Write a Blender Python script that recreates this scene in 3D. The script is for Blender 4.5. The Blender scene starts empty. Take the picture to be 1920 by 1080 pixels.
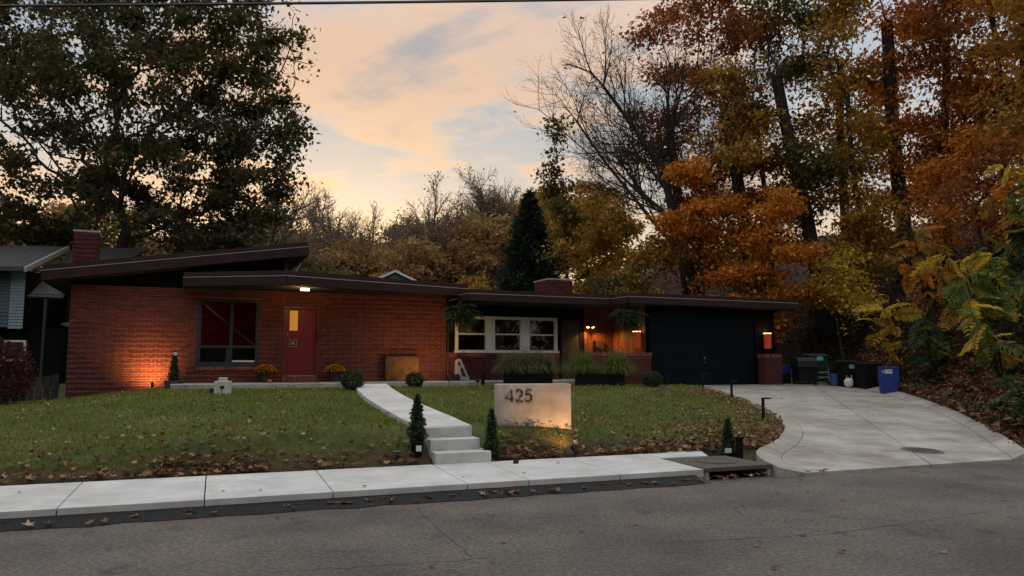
import bpy, math, random
import numpy as np
from mathutils import Vector, Matrix
random.seed(7); RNG = np.random.default_rng(7)
sc = bpy.context.scene; COL = sc.collection
R = math.radians
# ------------------------------------------------------------------ camera, sky, sun, exposure
cam_d = bpy.data.cameras.new('camera'); cam = bpy.data.objects.new('camera', cam_d); COL.objects.link(cam)
cam.location = (0, 0, 1.6); cam.rotation_euler = (R(90 + 5.63), 0, 0)
cam_d.sensor_width = 36; cam_d.lens = 26.625; cam_d.clip_end = 2000; cam_d.clip_start = .1
sc.camera = cam
SUN_AZ, SUN_EL = R(-14), R(4)          # azimuth from +Y towards +X
SUN = Vector((math.sin(SUN_AZ)*math.cos(SUN_EL), math.cos(SUN_AZ)*math.cos(SUN_EL), math.sin(SUN_EL)))
sc.view_settings.view_transform = 'Standard'; sc.view_settings.look = 'None'
sc.view_settings.exposure = 0.5; sc.view_settings.gamma = 1
W = bpy.data.worlds.new('World'); sc.world = W; W.use_nodes = True
nt = W.node_tree; nt.nodes.clear()
def N(t, typ, **kw):
    n = t.nodes.new(typ)
    for k, v in kw.items(): setattr(n, k, v)
    return n
def math_(t, op, a, b=None, clamp=False):
    n = N(t, 'ShaderNodeMath', operation=op, use_clamp=clamp)
    for i, x in enumerate((a, b)):
        if x is None: continue
        if isinstance(x, (int, float)): n.inputs[i].default_value = x
        else: t.links.new(x, n.inputs[i])
    return n.outputs[0]
def mix_(t, f, a, b, blend='MIX'):
    n = N(t, 'ShaderNodeMix', data_type='RGBA', blend_type=blend)
    for i, x in ((0, f), (6, a), (7, b)):
        if isinstance(x, (int, float)): n.inputs[i].default_value = x
        elif isinstance(x, tuple): n.inputs[i].default_value = (*x[:3], 1)
        else: t.links.new(x, n.inputs[i])
    return n.outputs[2]
def ramp_(t, f, stops, interp='LINEAR'):
    n = N(t, 'ShaderNodeValToRGB'); n.color_ramp.interpolation = interp
    e = n.color_ramp.elements
    while len(e) < len(stops): e.new(.5)
    for k, (p, c) in enumerate(stops):
        e[k].position = p; e[k].color = (*c, 1) if isinstance(c, tuple) else (c, c, c, 1)
    t.links.new(f, n.inputs[0]); return n.outputs[0]
def build_sky():
    t = nt
    geo = N(t, 'ShaderNodeTexCoord')
    sky = N(t, 'ShaderNodeTexSky', sky_type='NISHITA', sun_disc=False)
    sky.sun_elevation = SUN_EL; sky.sun_rotation = SUN_AZ; sky.air_density = 1.0; sky.dust_density = 1.6; sky.ozone_density = 1.5
    sep = N(t, 'ShaderNodeSeparateXYZ'); t.links.new(geo.outputs['Generated'], sep.inputs[0])
    z = math_(t, 'MAXIMUM', sep.outputs[2], 0.0)
    # planar cloud coordinates
    den = math_(t, 'ADD', z, .18)
    cx = math_(t, 'DIVIDE', sep.outputs[0], den); cy = math_(t, 'DIVIDE', sep.outputs[1], den)
    cmb = N(t, 'ShaderNodeCombineXYZ'); t.links.new(cx, cmb.inputs[0]); t.links.new(cy, cmb.inputs[1])
    mp = N(t, 'ShaderNodeMapping'); mp.inputs['Scale'].default_value = (.8, 1.0, 1); mp.inputs['Location'].default_value = (3.1, .4, 0)
    mp.inputs['Rotation'].default_value = (0, 0, .35)
    t.links.new(cmb.outputs[0], mp.inputs[0])
    n1 = N(t, 'ShaderNodeTexNoise'); n1.inputs['Scale'].default_value = 1.25; n1.inputs['Detail'].default_value = 9; n1.inputs['Roughness'].default_value = .56
    n1.inputs['Distortion'].default_value = .55
    t.links.new(mp.outputs[0], n1.inputs['Vector'])
    n2 = N(t, 'ShaderNodeTexNoise'); n2.inputs['Scale'].default_value = 4.5; n2.inputs['Detail'].default_value = 8; n2.inputs['Roughness'].default_value = .6
    t.links.new(mp.outputs[0], n2.inputs['Vector'])
    cl = math_(t, 'ADD', math_(t, 'MULTIPLY', n1.outputs[0], .70), math_(t, 'MULTIPLY', n2.outputs[0], .30))
    mask = ramp_(t, cl, [(.468, 0.0), (.508, .6), (.56, 1.0)])
    shade = ramp_(t, cl, [(.46, (.52, .42, .31)), (.53, (.62, .345, .16)), (.575, (.46, .295, .19)), (.63, (.20, .19, .205))])
    # glow towards the set sun
    dot = N(t, 'ShaderNodeVectorMath', operation='DOT_PRODUCT'); t.links.new(geo.outputs['Generated'], dot.inputs[0]); dot.inputs[1].default_value = SUN
    toward = math_(t, 'POWER', math_(t, 'MAXIMUM', dot.outputs['Value'], 0.0), 2.0)
    elev = ramp_(t, z, [(0.0, (.72, .46, .18)), (.12, (.60, .44, .24)), (.22, (.36, .34, .31)), (.38, (.19, .235, .29)), (1.0, (.90, .95, 1.02))])
    far = ramp_(t, z, [(0.0, (.32, .31, .31)), (.4, (.50, .51, .54)), (1.0, (.90, .95, 1.02))])
    base = mix_(t, math_(t, 'MULTIPLY', toward, 1.0, True), far, elev)
    high = ramp_(t, z, [(.0, (.38, .35, .33)), (1.0, (.98, .95, .93))]); warm = mix_(t, toward, high, shade)
    cloudy = mix_(t, math_(t, 'MULTIPLY', mask, .85), base, warm)
    nis = mix_(t, 1.0, sky.outputs[0], (.022, .021, .020), 'MULTIPLY')
    tot = mix_(t, 1.0, cloudy, nis, 'ADD')
    bg = N(t, 'ShaderNodeBackground'); bg.inputs[1].default_value = SKY_STRENGTH
    t.links.new(tot, bg.inputs[0])
    out = N(t, 'ShaderNodeOutputWorld'); t.links.new(bg.outputs[0], out.inputs[0])
SKY_STRENGTH = 1.0
build_sky()
sl = bpy.data.lights.new('sun', 'SUN'); sl.energy = .6; sl.angle = R(12); sl.color = (1, .72, .45)
so = bpy.data.objects.new('sun', sl); COL.objects.link(so); so.rotation_euler = (-SUN).to_track_quat('-Z', 'Y').to_euler()

# ------------------------------------------------------------------ materials
MATS = {}
def mat(name, col, rough=.7, var=.15, scale=8, col2=None, bump=0., bscale=60, metal=0., spec=.4, rnd=0., stain=0., streak=0., emit=None, estr=0., trans=0., stops=None, coord='Object', detail=6, island=True):
    """procedural material: noise-mottled colour (col..col2), optional random shade per piece, bump, translucency"""
    if name in MATS: return MATS[name]
    m = bpy.data.materials.new(name); m.use_nodes = True; t = m.node_tree
    b = t.nodes['Principled BSDF']; out = t.nodes['Material Output']
    tc = N(t, 'ShaderNodeTexCoord')
    no = N(t, 'ShaderNodeTexNoise'); no.inputs['Scale'].default_value = scale; no.inputs['Detail'].default_value = detail; no.inputs['Roughness'].default_value = .65
    t.links.new(tc.outputs[coord], no.inputs['Vector'])
    c2 = col2 if col2 else tuple(max(0, c*(1-2*var)) for c in col)
    if col2 is None: c1 = tuple(min(1, c*(1+var)) for c in col)
    else: c1 = col
    fac = ramp_(t, no.outputs[0], [(.32, 0.), (.68, 1.)])
    c = mix_(t, fac, c2, c1)
    if rnd or stops:
        g = N(t, 'ShaderNodeNewGeometry'); oi = N(t, 'ShaderNodeObjectInfo')
        r = math_(t, 'FRACT', math_(t, 'ADD', g.outputs['Random Per Island'], oi.outputs['Random']))
        if stops: c = mix_(t, .5 if name == 'grass_blades' else .18, ramp_(t, r, stops), c)
        if rnd:
            k = math_(t, 'ADD', math_(t, 'MULTIPLY', r, 2*rnd), 1-rnd)
            cc = N(t, 'ShaderNodeCombineColor'); [t.links.new(k, cc.inputs[i]) for i in range(3)]
            c = mix_(t, 1.0, c, cc.outputs[0], 'MULTIPLY')
    if stain:
        ns = N(t, 'ShaderNodeTexNoise'); ns.inputs['Scale'].default_value = .7; ns.inputs['Detail'].default_value = 9; ns.inputs['Roughness'].default_value = .7; t.links.new(tc.outputs[coord], ns.inputs['Vector'])
        c = mix_(t, 1.0, c, ramp_(t, ns.outputs[0], [(.36, (1-stain, 1-stain*1.12, 1-stain*1.3)), (.56, (1, 1, 1))]), 'MULTIPLY')
        nv = N(t, 'ShaderNodeTexNoise'); nv.inputs['Scale'].default_value = 9; nv.inputs['Detail'].default_value = 4; t.links.new(tc.outputs[coord], nv.inputs['Vector'])
        c = mix_(t, 1.0, c, ramp_(t, nv.outputs[0], [(.27, 1-stain*1.2), (.36, 1.0)]), 'MULTIPLY')
    if streak:
        mp = N(t, 'ShaderNodeMapping'); mp.inputs['Rotation'].default_value = (0, 0, -.37); mp.inputs['Scale'].default_value = (1.2, 22, 1); t.links.new(tc.outputs[coord], mp.inputs[0])
        nk = N(t, 'ShaderNodeTexNoise'); nk.inputs['Scale'].default_value = 1.3; nk.inputs['Detail'].default_value = 6; t.links.new(mp.outputs[0], nk.inputs['Vector'])
        c = mix_(t, 1.0, c, ramp_(t, nk.outputs[0], [(.3, 1-streak), (.6, 1+streak*.4)]), 'MULTIPLY')
    t.links.new(c, b.inputs['Base Color'])
    b.inputs['Roughness'].default_value = rough; b.inputs['Metallic'].default_value = metal; b.inputs['Specular IOR Level'].default_value = spec
    if bump:
        n2 = N(t, 'ShaderNodeTexNoise'); n2.inputs['Scale'].default_value = bscale; n2.inputs['Detail'].default_value = 5
        t.links.new(tc.outputs[coord], n2.inputs['Vector'])
        bp = N(t, 'ShaderNodeBump'); bp.inputs['Strength'].default_value = bump; bp.inputs['Distance'].default_value = .02
        t.links.new(n2.outputs[0], bp.inputs['Height']); t.links.new(bp.outputs[0], b.inputs['Normal'])
    if emit:
        b.inputs['Emission Color'].default_value = (*emit, 1); b.inputs['Emission Strength'].default_value = estr
    if trans:
        tr = N(t, 'ShaderNodeBsdfTranslucent'); t.links.new(c, tr.inputs[0])
        mx = N(t, 'ShaderNodeMixShader'); mx.inputs[0].default_value = trans
        t.links.new(b.outputs[0], mx.inputs[1]); t.links.new(tr.outputs[0], mx.inputs[2]); t.links.new(mx.outputs[0], out.inputs[0])
    MATS[name] = m; return m
def glass(name, tint=(.02, .025, .03), rough=.02):
    if name in MATS: return MATS[name]
    m = bpy.data.materials.new(name); m.use_nodes = True; t = m.node_tree
    b = t.nodes['Principled BSDF']; out = t.nodes['Material Output']
    tr = N(t, 'ShaderNodeBsdfTransparent'); tr.inputs[0].default_value = (.82, .85, .85, 1)
    gl = N(t, 'ShaderNodeBsdfGlossy'); gl.inputs['Roughness'].default_value = rough
    fr = N(t, 'ShaderNodeFresnel'); fr.inputs[0].default_value = 1.5
    mx = N(t, 'ShaderNodeMixShader'); t.links.new(fr.outputs[0], mx.inputs[0]); t.links.new(tr.outputs[0], mx.inputs[1]); t.links.new(gl.outputs[0], mx.inputs[2])
    t.links.new(mx.outputs[0], out.inputs[0]); MATS[name] = m; return m
def emis(name, col, s):
    if name in MATS: return MATS[name]
    m = bpy.data.materials.new(name); m.use_nodes = True; t = m.node_tree; t.nodes.clear()
    e = N(t, 'ShaderNodeEmission'); e.inputs[0].default_value = (*col, 1); e.inputs[1].default_value = s
    o = N(t, 'ShaderNodeOutputMaterial'); t.links.new(e.outputs[0], o.inputs[0]); MATS[name] = m; return m

M = dict(
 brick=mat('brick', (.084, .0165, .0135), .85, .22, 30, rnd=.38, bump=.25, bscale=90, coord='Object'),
 mortar=mat('mortar', (.195, .098, .068), .95, .15, 25),
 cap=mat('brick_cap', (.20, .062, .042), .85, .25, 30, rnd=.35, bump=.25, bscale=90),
 fascia=mat('brown_fascia', (.030, .0145, .0135), .65, .18, 3, spec=.18, bump=.04, bscale=25),
 soffit=mat('dark_soffit', (.010, .0065, .006), .8, .2, 4),
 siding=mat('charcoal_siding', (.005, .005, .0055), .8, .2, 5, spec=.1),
 roofing=mat('roof_membrane', (.04, .035, .033), .9, .2, 4, bump=.2),
 wood=mat('stained_wood', (.17, .055, .02), .55, .3, 14, rnd=.3, bump=.1, bscale=30),
 reddoor=mat('red_door_paint', (.14, .007, .011), .45, .1, 6),
 redframe=mat('red_frame_paint', (.085, .016, .014), .5, .15, 8),
 navyframe=mat('blue_black_frame', (.020, .027, .034), .45, .2, 8),
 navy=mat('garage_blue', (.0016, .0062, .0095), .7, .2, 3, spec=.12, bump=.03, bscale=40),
 white=mat('white_paint', (.66, .65, .60), .5, .05, 8),
 black=mat('black_paint', (.010, .010, .011), .45, .2, 10),
 blackpl=mat('black_plastic', (.006, .006, .0065), .6, .2, 10, spec=.2),
 conc=mat('new_concrete', (.55, .55, .535), .85, .10, 2.2, stain=.13, streak=.06, bump=.10, bscale=120, detail=10),
 concd=mat('driveway_concrete', (.39, .365, .33), .85, .16, .9, stain=.34, streak=.15, bump=.10, bscale=110, detail=10),
 conco=mat('old_concrete', (.36, .35, .32), .9, .16, 3, stain=.3, bump=.12, bscale=100, detail=10),
 signc=mat('cast_concrete', (.42, .39, .355), .8, .14, 3.0, stain=.22, bump=.05, bscale=50, detail=10),
 joint=mat('joint_dirt', (.06, .055, .05), .95, .2, 10),
 tar=mat('fresh_asphalt', (.018, .018, .019), .9, .3, 25, bump=.9, bscale=80),
 bronze=mat('bronze_panel', (.060, .034, .016), .5, .3, 4, metal=.6),
 grass=mat('grass_blades', (.22, .19, .045), .7, .35, .75, col2=(.05, .105, .008), trans=.25, coord='Object', stops=[(0, (.048, .100, .006)), (.5, (.140, .205, .014)), (.85, (.27, .29, .030)), (1, (.40, .34, .09))]),
 bark=mat('bark', (.035, .027, .022), .95, .35, 9, bump=.8, bscale=14),
 barkp=mat('pale_bark', (.16, .13, .10), .95, .3, 6, bump=.5, bscale=14),
 blue=mat('blue_plastic', (.012, .035, .24), .4, .12, 5, spec=.5),
 bluel=mat('blue_bucket_plastic', (.03, .09, .22), .45, .12, 5, spec=.5),
 greenpl=mat('green_plastic', (.008, .03, .022), .45, .12, 5),
 grey=mat('grey_plastic', (.22, .22, .23), .5, .1, 5),
 steel=mat('galvanised', (.35, .35, .36), .4, .1, 8, metal=.8),
 iron=mat('cast_iron', (.15, .14, .13), .7, .3, 20, metal=.1, bump=.3),
 pot=mat('charcoal_pot', (.035, .037, .040), .6, .15, 6),
 soil=mat('soil', (.03, .02, .014), .95, .3, 20, bump=.5),
 glass=glass('window_glass'),
 amber=emis('amber_glass', (1.0, .38, .06), .34),
 drip=mat('drip_edge_metal', (.30, .27, .26), .4, .1, 6, metal=.2),
 shade=mat('orange_glass_shade', (.30, .05, .015), .4, .15, 8, emit=(1, .13, .025), estr=.09),
 lamp=emis('lamp_glow', (1.0, .55, .16), 9.0),
 lens=emis('lens_glow', (1.0, .6, .22), 6.0),
)
FALL = dict(
 oak=[(0, (.034, .044, .014)), (.5, (.062, .066, .020)), (.8, (.10, .070, .022)), (1, (.16, .07, .02))],
 rust=[(0, (.12, .030, .010)), (.5, (.24, .070, .016)), (1, (.38, .14, .025))],
 orange=[(0, (.30, .085, .010)), (.5, (.55, .19, .018)), (1, (.70, .32, .04))],
 gold=[(0, (.15, .10, .015)), (.5, (.34, .19, .024)), (1, (.55, .30, .04))],
 brown=[(0, (.20, .12, .045)), (.5, (.32, .19, .07)), (1, (.46, .29, .11))],
 olive=[(0, (.055, .060, .018)), (.5, (.10, .09, .024)), (1, (.19, .14, .035))],
 litter=[(0, (.06, .024, .012)), (.35, (.14, .055, .022)), (.7, (.25, .12, .05)), (.9, (.36, .20, .10)), (1, (.45, .33, .22))],
 bank=[(0, (.040, .016, .009)), (.4, (.11, .044, .018)), (.8, (.22, .095, .036)), (1, (.34, .18, .08))],
 ivy=[(0, (.010, .020, .010)), (.6, (.022, .038, .016)), (1, (.05, .065, .02))],
 conifer=[(0, (.012, .022, .014)), (.6, (.022, .036, .022)), (1, (.04, .055, .03))],
 yellow=[(0, (.34, .25, .025)), (.6, (.58, .42, .045)), (1, (.70, .45, .05))],
 sgreen=[(0, (.06, .10, .022)), (.6, (.13, .18, .04)), (1, (.28, .28, .05))],
 dgreen=[(0, (.020, .042, .018)), (.6, (.045, .078, .030)), (1, (.09, .12, .04))],
 red=[(0, (.20, .02, .012)), (.6, (.36, .045, .02)), (1, (.48, .10, .03))],
 mum=[(0, (.36, .09, .01)), (.5, (.60, .24, .015)), (1, (.72, .38, .03))],
 boxwood=[(0, (.018, .034, .010)), (.6, (.045, .066, .018)), (1, (.10, .11, .03))],
 straw=[(0, (.05, .065, .025)), (.5, (.13, .12, .055)), (1, (.28, .22, .13))],
 maroon=[(0, (.030, .008, .008)), (1, (.075, .020, .016))],
)
for k, v in FALL.items(): M['f_'+k] = mat('foliage_'+k, v[1][1], .7, .2, 1.5, trans=.42 if k not in ('litter', 'bank') else .1, stops=v)

# ------------------------------------------------------------------ mesh helpers
def empty(name, loc=(0, 0, 0), rz=0, parent=None):
    o = bpy.data.objects.new(name, None); o.location = loc; o.rotation_euler = (0, 0, rz); o.empty_display_size = .2
    COL.objects.link(o); o.parent = parent; return o
def tag(o, label, cat, group=None):
    o['label'] = label; o['category'] = cat
    if group: o['group'] = group
    return o
def kind(o, k): o['kind'] = k; return o
def np_mesh(name, V, F, smooth=False):
    """V (n,3); F list of (m,k) int arrays"""
    me = bpy.data.meshes.new(name); V = np.asarray(V, dtype=np.float32)
    me.vertices.add(len(V)); me.vertices.foreach_set('co', V.ravel())
    F = [np.asarray(f, dtype=np.int32) for f in F if len(f)]
    nl = sum(f.size for f in F); npoly = sum(len(f) for f in F)
    me.loops.add(nl); me.polygons.add(npoly)
    me.loops.foreach_set('vertex_index', np.concatenate([f.ravel() for f in F]))
    tot = np.concatenate([np.full(len(f), f.shape[1], dtype=np.int32) for f in F])
    st = np.concatenate([[0], np.cumsum(tot)[:-1]]).astype(np.int32)
    me.polygons.foreach_set('loop_start', st); me.polygons.foreach_set('loop_total', tot)
    if smooth: me.polygons.foreach_set('use_smooth', np.ones(npoly, dtype=bool))
    me.update(calc_edges=True); return me
def link(name, me, m, parent=None, loc=None, rot=None):
    o = bpy.data.objects.new(name, me); COL.objects.link(o)
    if m is not None and not me.materials: me.materials.append(m)
    o.parent = parent
    if loc is not None: o.location = loc
    if rot is not None: o.rotation_euler = rot
    return o
class MB:
    def __init__(s): s.v = []; s.f = []
    def add(s, vs, fs):
        k = len(s.v); s.v += [tuple(p) for p in vs]; s.f += [tuple(i+k for i in f) for f in fs]; return s
    def box(s, x0, x1, y0, y1, z0, z1, mtx=None):
        vs = [Vector(p) for p in ((x0,y0,z0),(x1,y0,z0),(x1,y1,z0),(x0,y1,z0),(x0,y0,z1),(x1,y0,z1),(x1,y1,z1),(x0,y1,z1))]
        if mtx: vs = [mtx @ p for p in vs]
        return s.add(vs, [(0,3,2,1),(4,5,6,7),(0,1,5,4),(1,2,6,5),(2,3,7,6),(3,0,4,7)])
    def prism(s, pts, z0, z1):
        """pts xy polygon (ccw), z0/z1 numbers or functions of (x,y)"""
        n = len(pts); a = z0 if callable(z0) else (lambda x, y: z0); b = z1 if callable(z1) else (lambda x, y: z1)
        vs = [(x, y, a(x, y)) for x, y in pts] + [(x, y, b(x, y)) for x, y in pts]
        return s.add(vs, [tuple(range(n-1, -1, -1)), tuple(range(n, 2*n))] + [(i, (i+1) % n, n+(i+1) % n, n+i) for i in range(n)])
    def tube(s, pts, rad, k=6, cap=True):
        pts = [Vector(p) for p in pts]; n = len(pts)
        if not hasattr(rad, '__len__'): rad = [rad]*n
        vs = []; fs = []
        up = Vector((0, 0, 1))
        for i, p in enumerate(pts):
            d = (pts[min(i+1, n-1)] - pts[max(i-1, 0)]).normalized()
            a = d.cross(up)
            if a.length < .05: a = d.cross(Vector((1, 0, 0)))
            a.normalize(); b = d.cross(a)
            for j in range(k):
                t = 2*math.pi*j/k; vs.append(p + (a*math.cos(t) + b*math.sin(t))*rad[i])
        for i in range(n-1):
            for j in range(k):
                fs.append((i*k+j, i*k+(j+1) % k, (i+1)*k+(j+1) % k, (i+1)*k+j))
        if cap: fs += [tuple(range(k-1, -1, -1)), tuple(range((n-1)*k, n*k))]
        return s.add(vs, fs)
    def lathe(s, prof, k=24, c=(0, 0, 0)):
        """prof list of (r,z)"""
        vs = []; fs = []; n = len(prof)
        for r, z in prof:
            for j in range(k):
                t = 2*math.pi*j/k; vs.append((c[0]+r*math.cos(t), c[1]+r*math.sin(t), c[2]+z))
        for i in range(n-1):
            for j in range(k): fs.append((i*k+j, i*k+(j+1) % k, (i+1)*k+(j+1) % k, (i+1)*k+j))
        fs += [tuple(range(k-1, -1, -1)), tuple(range((n-1)*k, n*k))]
        return s.add(vs, fs)
    def build(s, name, m, parent=None, smooth=False, loc=None, rot=None, bevel=0):
        me = bpy.data.meshes.new(name); me.from_pydata(s.v, [], s.f)
        if smooth:
            me.polygons.foreach_set('use_smooth', [True]*len(me.polygons))
        me.update(); o = link(name, me, m, parent, loc, rot)
        if smooth:
            try: me.set_sharp_from_angle(angle=R(40))
            except Exception: pass
        if bevel:
            b = o.modifiers.new('bevel', 'BEVEL'); b.width = bevel; b.segments = 2; b.limit_method = 'ANGLE'
        return o
def box(name, m, parent, x0, x1, y0, y1, z0, z1, bevel=0): return MB().box(x0, x1, y0, y1, z0, z1).build(name, m, parent, bevel=bevel)
def copy_tree(o, parent=None):
    c = o.copy(); COL.objects.link(c); c.parent = parent
    for ch in o.children: copy_tree(ch, c)
    return c
def rots(n, tilt=1.0, rng=None):
    """n random rotation matrices; tilt 0 = flat, 1 = any way up"""
    rng = rng or RNG
    yaw = rng.uniform(0, 2*np.pi, n); ax = rng.normal(0, tilt, n); ay = rng.normal(0, tilt, n)
    cy, sy = np.cos(yaw), np.sin(yaw); c1, s1 = np.cos(ax), np.sin(ax); c2, s2 = np.cos(ay), np.sin(ay)
    Z = np.zeros(n); O = np.ones(n)
    Rz = np.stack([cy, -sy, Z, sy, cy, Z, Z, Z, O], 1).reshape(n, 3, 3)
    Rx = np.stack([O, Z, Z, Z, c1, -s1, Z, s1, c1], 1).reshape(n, 3, 3)
    Ry = np.stack([c2, Z, s2, Z, O, Z, -s2, Z, c2], 1).reshape(n, 3, 3)
    return Rx @ Ry @ Rz
def scatter(tv, tf, pos, rot, scale):
    tv = np.asarray(tv, float); n = len(pos); k = len(tv)
    scale = np.broadcast_to(np.asarray(scale, float), (n,))
    V = np.einsum('nij,kj->nki', rot, tv)*scale[:, None, None] + np.asarray(pos)[:, None, :]
    F = []
    for f in tf: F.append((np.asarray(f)[None, :] + (np.arange(n)*k)[:, None]))
    by = {}
    for f in F: by.setdefault(f.shape[1], []).append(f)
    return V.reshape(-1, 3), [np.concatenate(x) for x in by.values()]
LEAF_V = [(0,0,0),(.32,.34,.06),(.12,.62,.0),(0,1,-.08),(-.12,.62,.0),(-.32,.34,.06)]   # small lobed leaf
LEAF_F = [(0,1,2,3),(0,3,4,5)]
def maple(seed):
    r = np.random.default_rng(seed); v = [(0, 0, .0)]; n = 15
    for i in range(n):
        a = -math.pi/2 + 2*math.pi*i/n; tip = (i % 3 == 1)
        rad = (1.0 if tip else .52)*(1 - .25*abs(math.sin(a/2+math.pi/4-math.pi/2)))*r.uniform(.85, 1.12)
        v.append((rad*math.cos(a)*.5, rad*math.sin(a)*.5, r.uniform(-.02, .05) + (.16 if tip else .02)*r.uniform(.2, 1)))
    return v, [(0, i, i % n + 1) for i in range(1, n+1)]
# ------------------------------------------------------------------ site geometry (metres; camera stands on the road at the origin)
RD = np.array([.932, .363]); RN = np.array([-.363, .932])          # along the road / away from it
SW0, SW1 = 8.87, 10.47                                             # sidewalk front and back, measured along RN
def rn(r, n, z=0.): p = RD*r + RN*n; return (float(p[0]), float(p[1]), z)
HA = R(23.5); HU = np.array([math.cos(HA), math.sin(HA)]); HI = np.array([-HU[1], HU[0]]); HO = np.array([-11.816, 20.199])
def hw(u, y, z=0.): p = HO + HU*u + HI*y; return (float(p[0]), float(p[1]), z)
DL = np.array([(5.09,25.14),(5.66,24.54),(5.91,22.87),(5.94,20.03),(5.9,18.02),(5.65,16.08),(5.23,14.69),(4.52,13.18),(3.78,12.1),(3.66,11.4),(3.72,10.75)])
DR = np.array([(13.0,27.9),(12.62,26.62),(12.17,23.48),(11.43,20.51),(10.81,18.5),(9.93,16.06),(9.23,14.31),(8.8,13.3),(8.55,12.75)])
def dz(x, y): return np.clip(-.4648 - .02759*x + .05712*y, 0.012, .86)
def poly_in(P, X, Y):
    ins = np.zeros(X.shape, bool); n = len(P)
    for i in range(n):
        x0, y0 = P[i]; x1, y1 = P[(i+1) % n]
        c = ((y0 > Y) != (y1 > Y)) & (X < (x1-x0)*(Y-y0)/((y1-y0) if y1 != y0 else 1e-9) + x0)
        ins ^= c
    return ins
def poly_d(P, X, Y, closed=False):
    d = np.full(X.shape, 1e9); n = len(P)
    for i in range(n if closed else n-1):
        a = np.array(P[i]); b = np.array(P[(i+1) % n]); ab = b-a
        t = np.clip(((X-a[0])*ab[0] + (Y-a[1])*ab[1])/(ab@ab), 0, 1)
        d = np.minimum(d, np.hypot(X-a[0]-t*ab[0], Y-a[1]-t*ab[1]))
    return d
DRIVE = np.array(list(map(tuple, DL)) + list(map(tuple, DR[::-1])))
TOE = [(90,45),(60,33.2),(40,25.4),(20,17.6),(12,14.6),(9.5,13.6),(9.9,15.0),(10.6,16.6),(11.5,18.8),(12.2,20.7),(12.95,23.5),(13.5,26.6),(14.0,29.5),(13.2,34),(9,38.5),(4,43),(-4,51),(-12,64)]
HILLP = np.array(TOE + [(-12,220),(260,220),(260,60)])
def ss(x): x = np.clip(x, 0, 1); return x*x*(3-2*x)
def hill_d(X, Y):
    ins = poly_in(HILLP, X, Y); return np.where(ins, poly_d(TOE, X, Y), 0.)
def vnoise(X, Y, s, seed=0):
    """cheap smooth noise"""
    a = seed*1.7
    return (np.sin(X*s+a)*np.cos(Y*s*1.13-a*2) + .5*np.sin(X*s*2.3-Y*s*1.7+a) + .3*np.cos(X*s*4.1+Y*s*3.7+a*3))/1.8
WALK = np.array([(-3.75,20.2),(-3.35,18.6),(-2.75,16.5),(-2.12,14.6),(-1.55,13.0),(-1.12,11.85),(-.98,11.42)])   # centre line of the front walk
def walk_z(y): return .655 + .0445*(y-11.45)
def ground(X, Y):
    X = np.asarray(X, float); Y = np.asarray(Y, float)
    n = RN[0]*X + RN[1]*Y; r = RD[0]*X + RD[1]*Y
    u = (X-HO[0])*HU[0] + (Y-HO[1])*HU[1]; yl = (X-HO[0])*HI[0] + (Y-HO[1])*HI[1]
    top = .90 - .32*ss((2.6-u)/3.6)                      # level along the house front
    top = np.where(u > 14, .90, top)
    nb = 18.6 + 0*X                                      # where the lawn reaches the house terrace
    B = .10 + .34*ss((r+5)/6.0) - .30*ss((r-5.2)/2.2)    # little bank along the sidewalk
    q = np.clip((n-SW1-.05)/(nb-SW1), 0, 1)
    z = .16 + B*ss((n-SW1-.03)/.85) + (top-.16-B)*q
    # lawn runs down to the driveway kerb
    dd = poly_d(DL, X, Y)
    lim = dz(X, Y) + .10 + .30*dd
    z = np.where((X > -1) & (Y < 26), np.minimum(z, np.maximum(lim, .14)), z)
    z = np.where(n < SW1-.02, np.where(n < SW0, -.06, .04), z)
    z = z + np.where(n > SW1+.2, .012*vnoise(X, Y, 1.9), 0)
    # behind and beside the house
    back = ss((yl-1.5)/4)
    z = np.where(n > SW1, z*(1-back) + back*(.85 + 0*X), z)
    z = z - .55*ss((-1.0-u)/5.0)*ss((n-13)/5)
    z = z + np.clip((Y-60)*.05, 0, 5)*ss((Y-60)/20)
    # hillside
    d = hill_d(X, Y)
    cap = 10.5*np.clip((X+7)/19, .22, 1.0)
    hz = cap*(1-np.exp(-d*1.12/cap)) * (1 + .10*vnoise(X, Y, .55, 3)) + .10*vnoise(X, Y, 1.6, 5)*np.minimum(d, 1)
    z = np.where(d > 0, np.maximum(np.where(n < SW1+1.5, dz(X, Y), z*0 + np.clip(dz(X, Y), .03, .85)), .03) + np.maximum(hz, 0), z)
    # cut away under the driveway, walk and terrace
    z = np.where(poly_in(DRIVE, X, Y), dz(X, Y)-.22, z)
    wd = poly_d(WALK, X, Y); z = np.where((wd < .5) & (n > SW1-.1), np.minimum(z, walk_z(Y)-.10), z)
    z = np.where((u > 2.5) & (u < 17.2) & (yl > -1.95) & (yl < .5), .70, z)
    z = np.where((r > 6.25) & (r < 7.5) & (n > 8.7) & (n < 10.0), -.7, z)
    z = np.where((u > 16.7) & (u < 23) & (yl > -2.6) & (yl < 2), .60, z)
    return z
def gpt(x, y, dzz=0.): return (x, y, float(ground(np.array([x]), np.array([y]))[0]) + dzz)
def axis(a, b, f0, f1, step, far):
    fine = np.arange(f0, f1+1e-6, step); lo = []; x = f0; s = step
    while x > a: s = min(s*1.22, far); x -= s; lo.append(x)
    hi = []; x = f1; s = step
    while x < b: s = min(s*1.22, far); x += s; hi.append(x)
    return np.concatenate([lo[::-1], fine, hi])
gx = axis(-180, 240, -14, 19, .22, 12); gy = axis(-60, 320, 8.2, 33, .22, 12)
GX, GY = np.meshgrid(gx, gy); GZ = ground(GX, GY)
nx, ny = len(gx), len(gy); idx = np.arange(nx*ny).reshape(ny, nx)
quads = np.stack([idx[:-1,:-1], idx[:-1,1:], idx[1:,1:], idx[1:,:-1]], -1).reshape(-1, 4)
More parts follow.
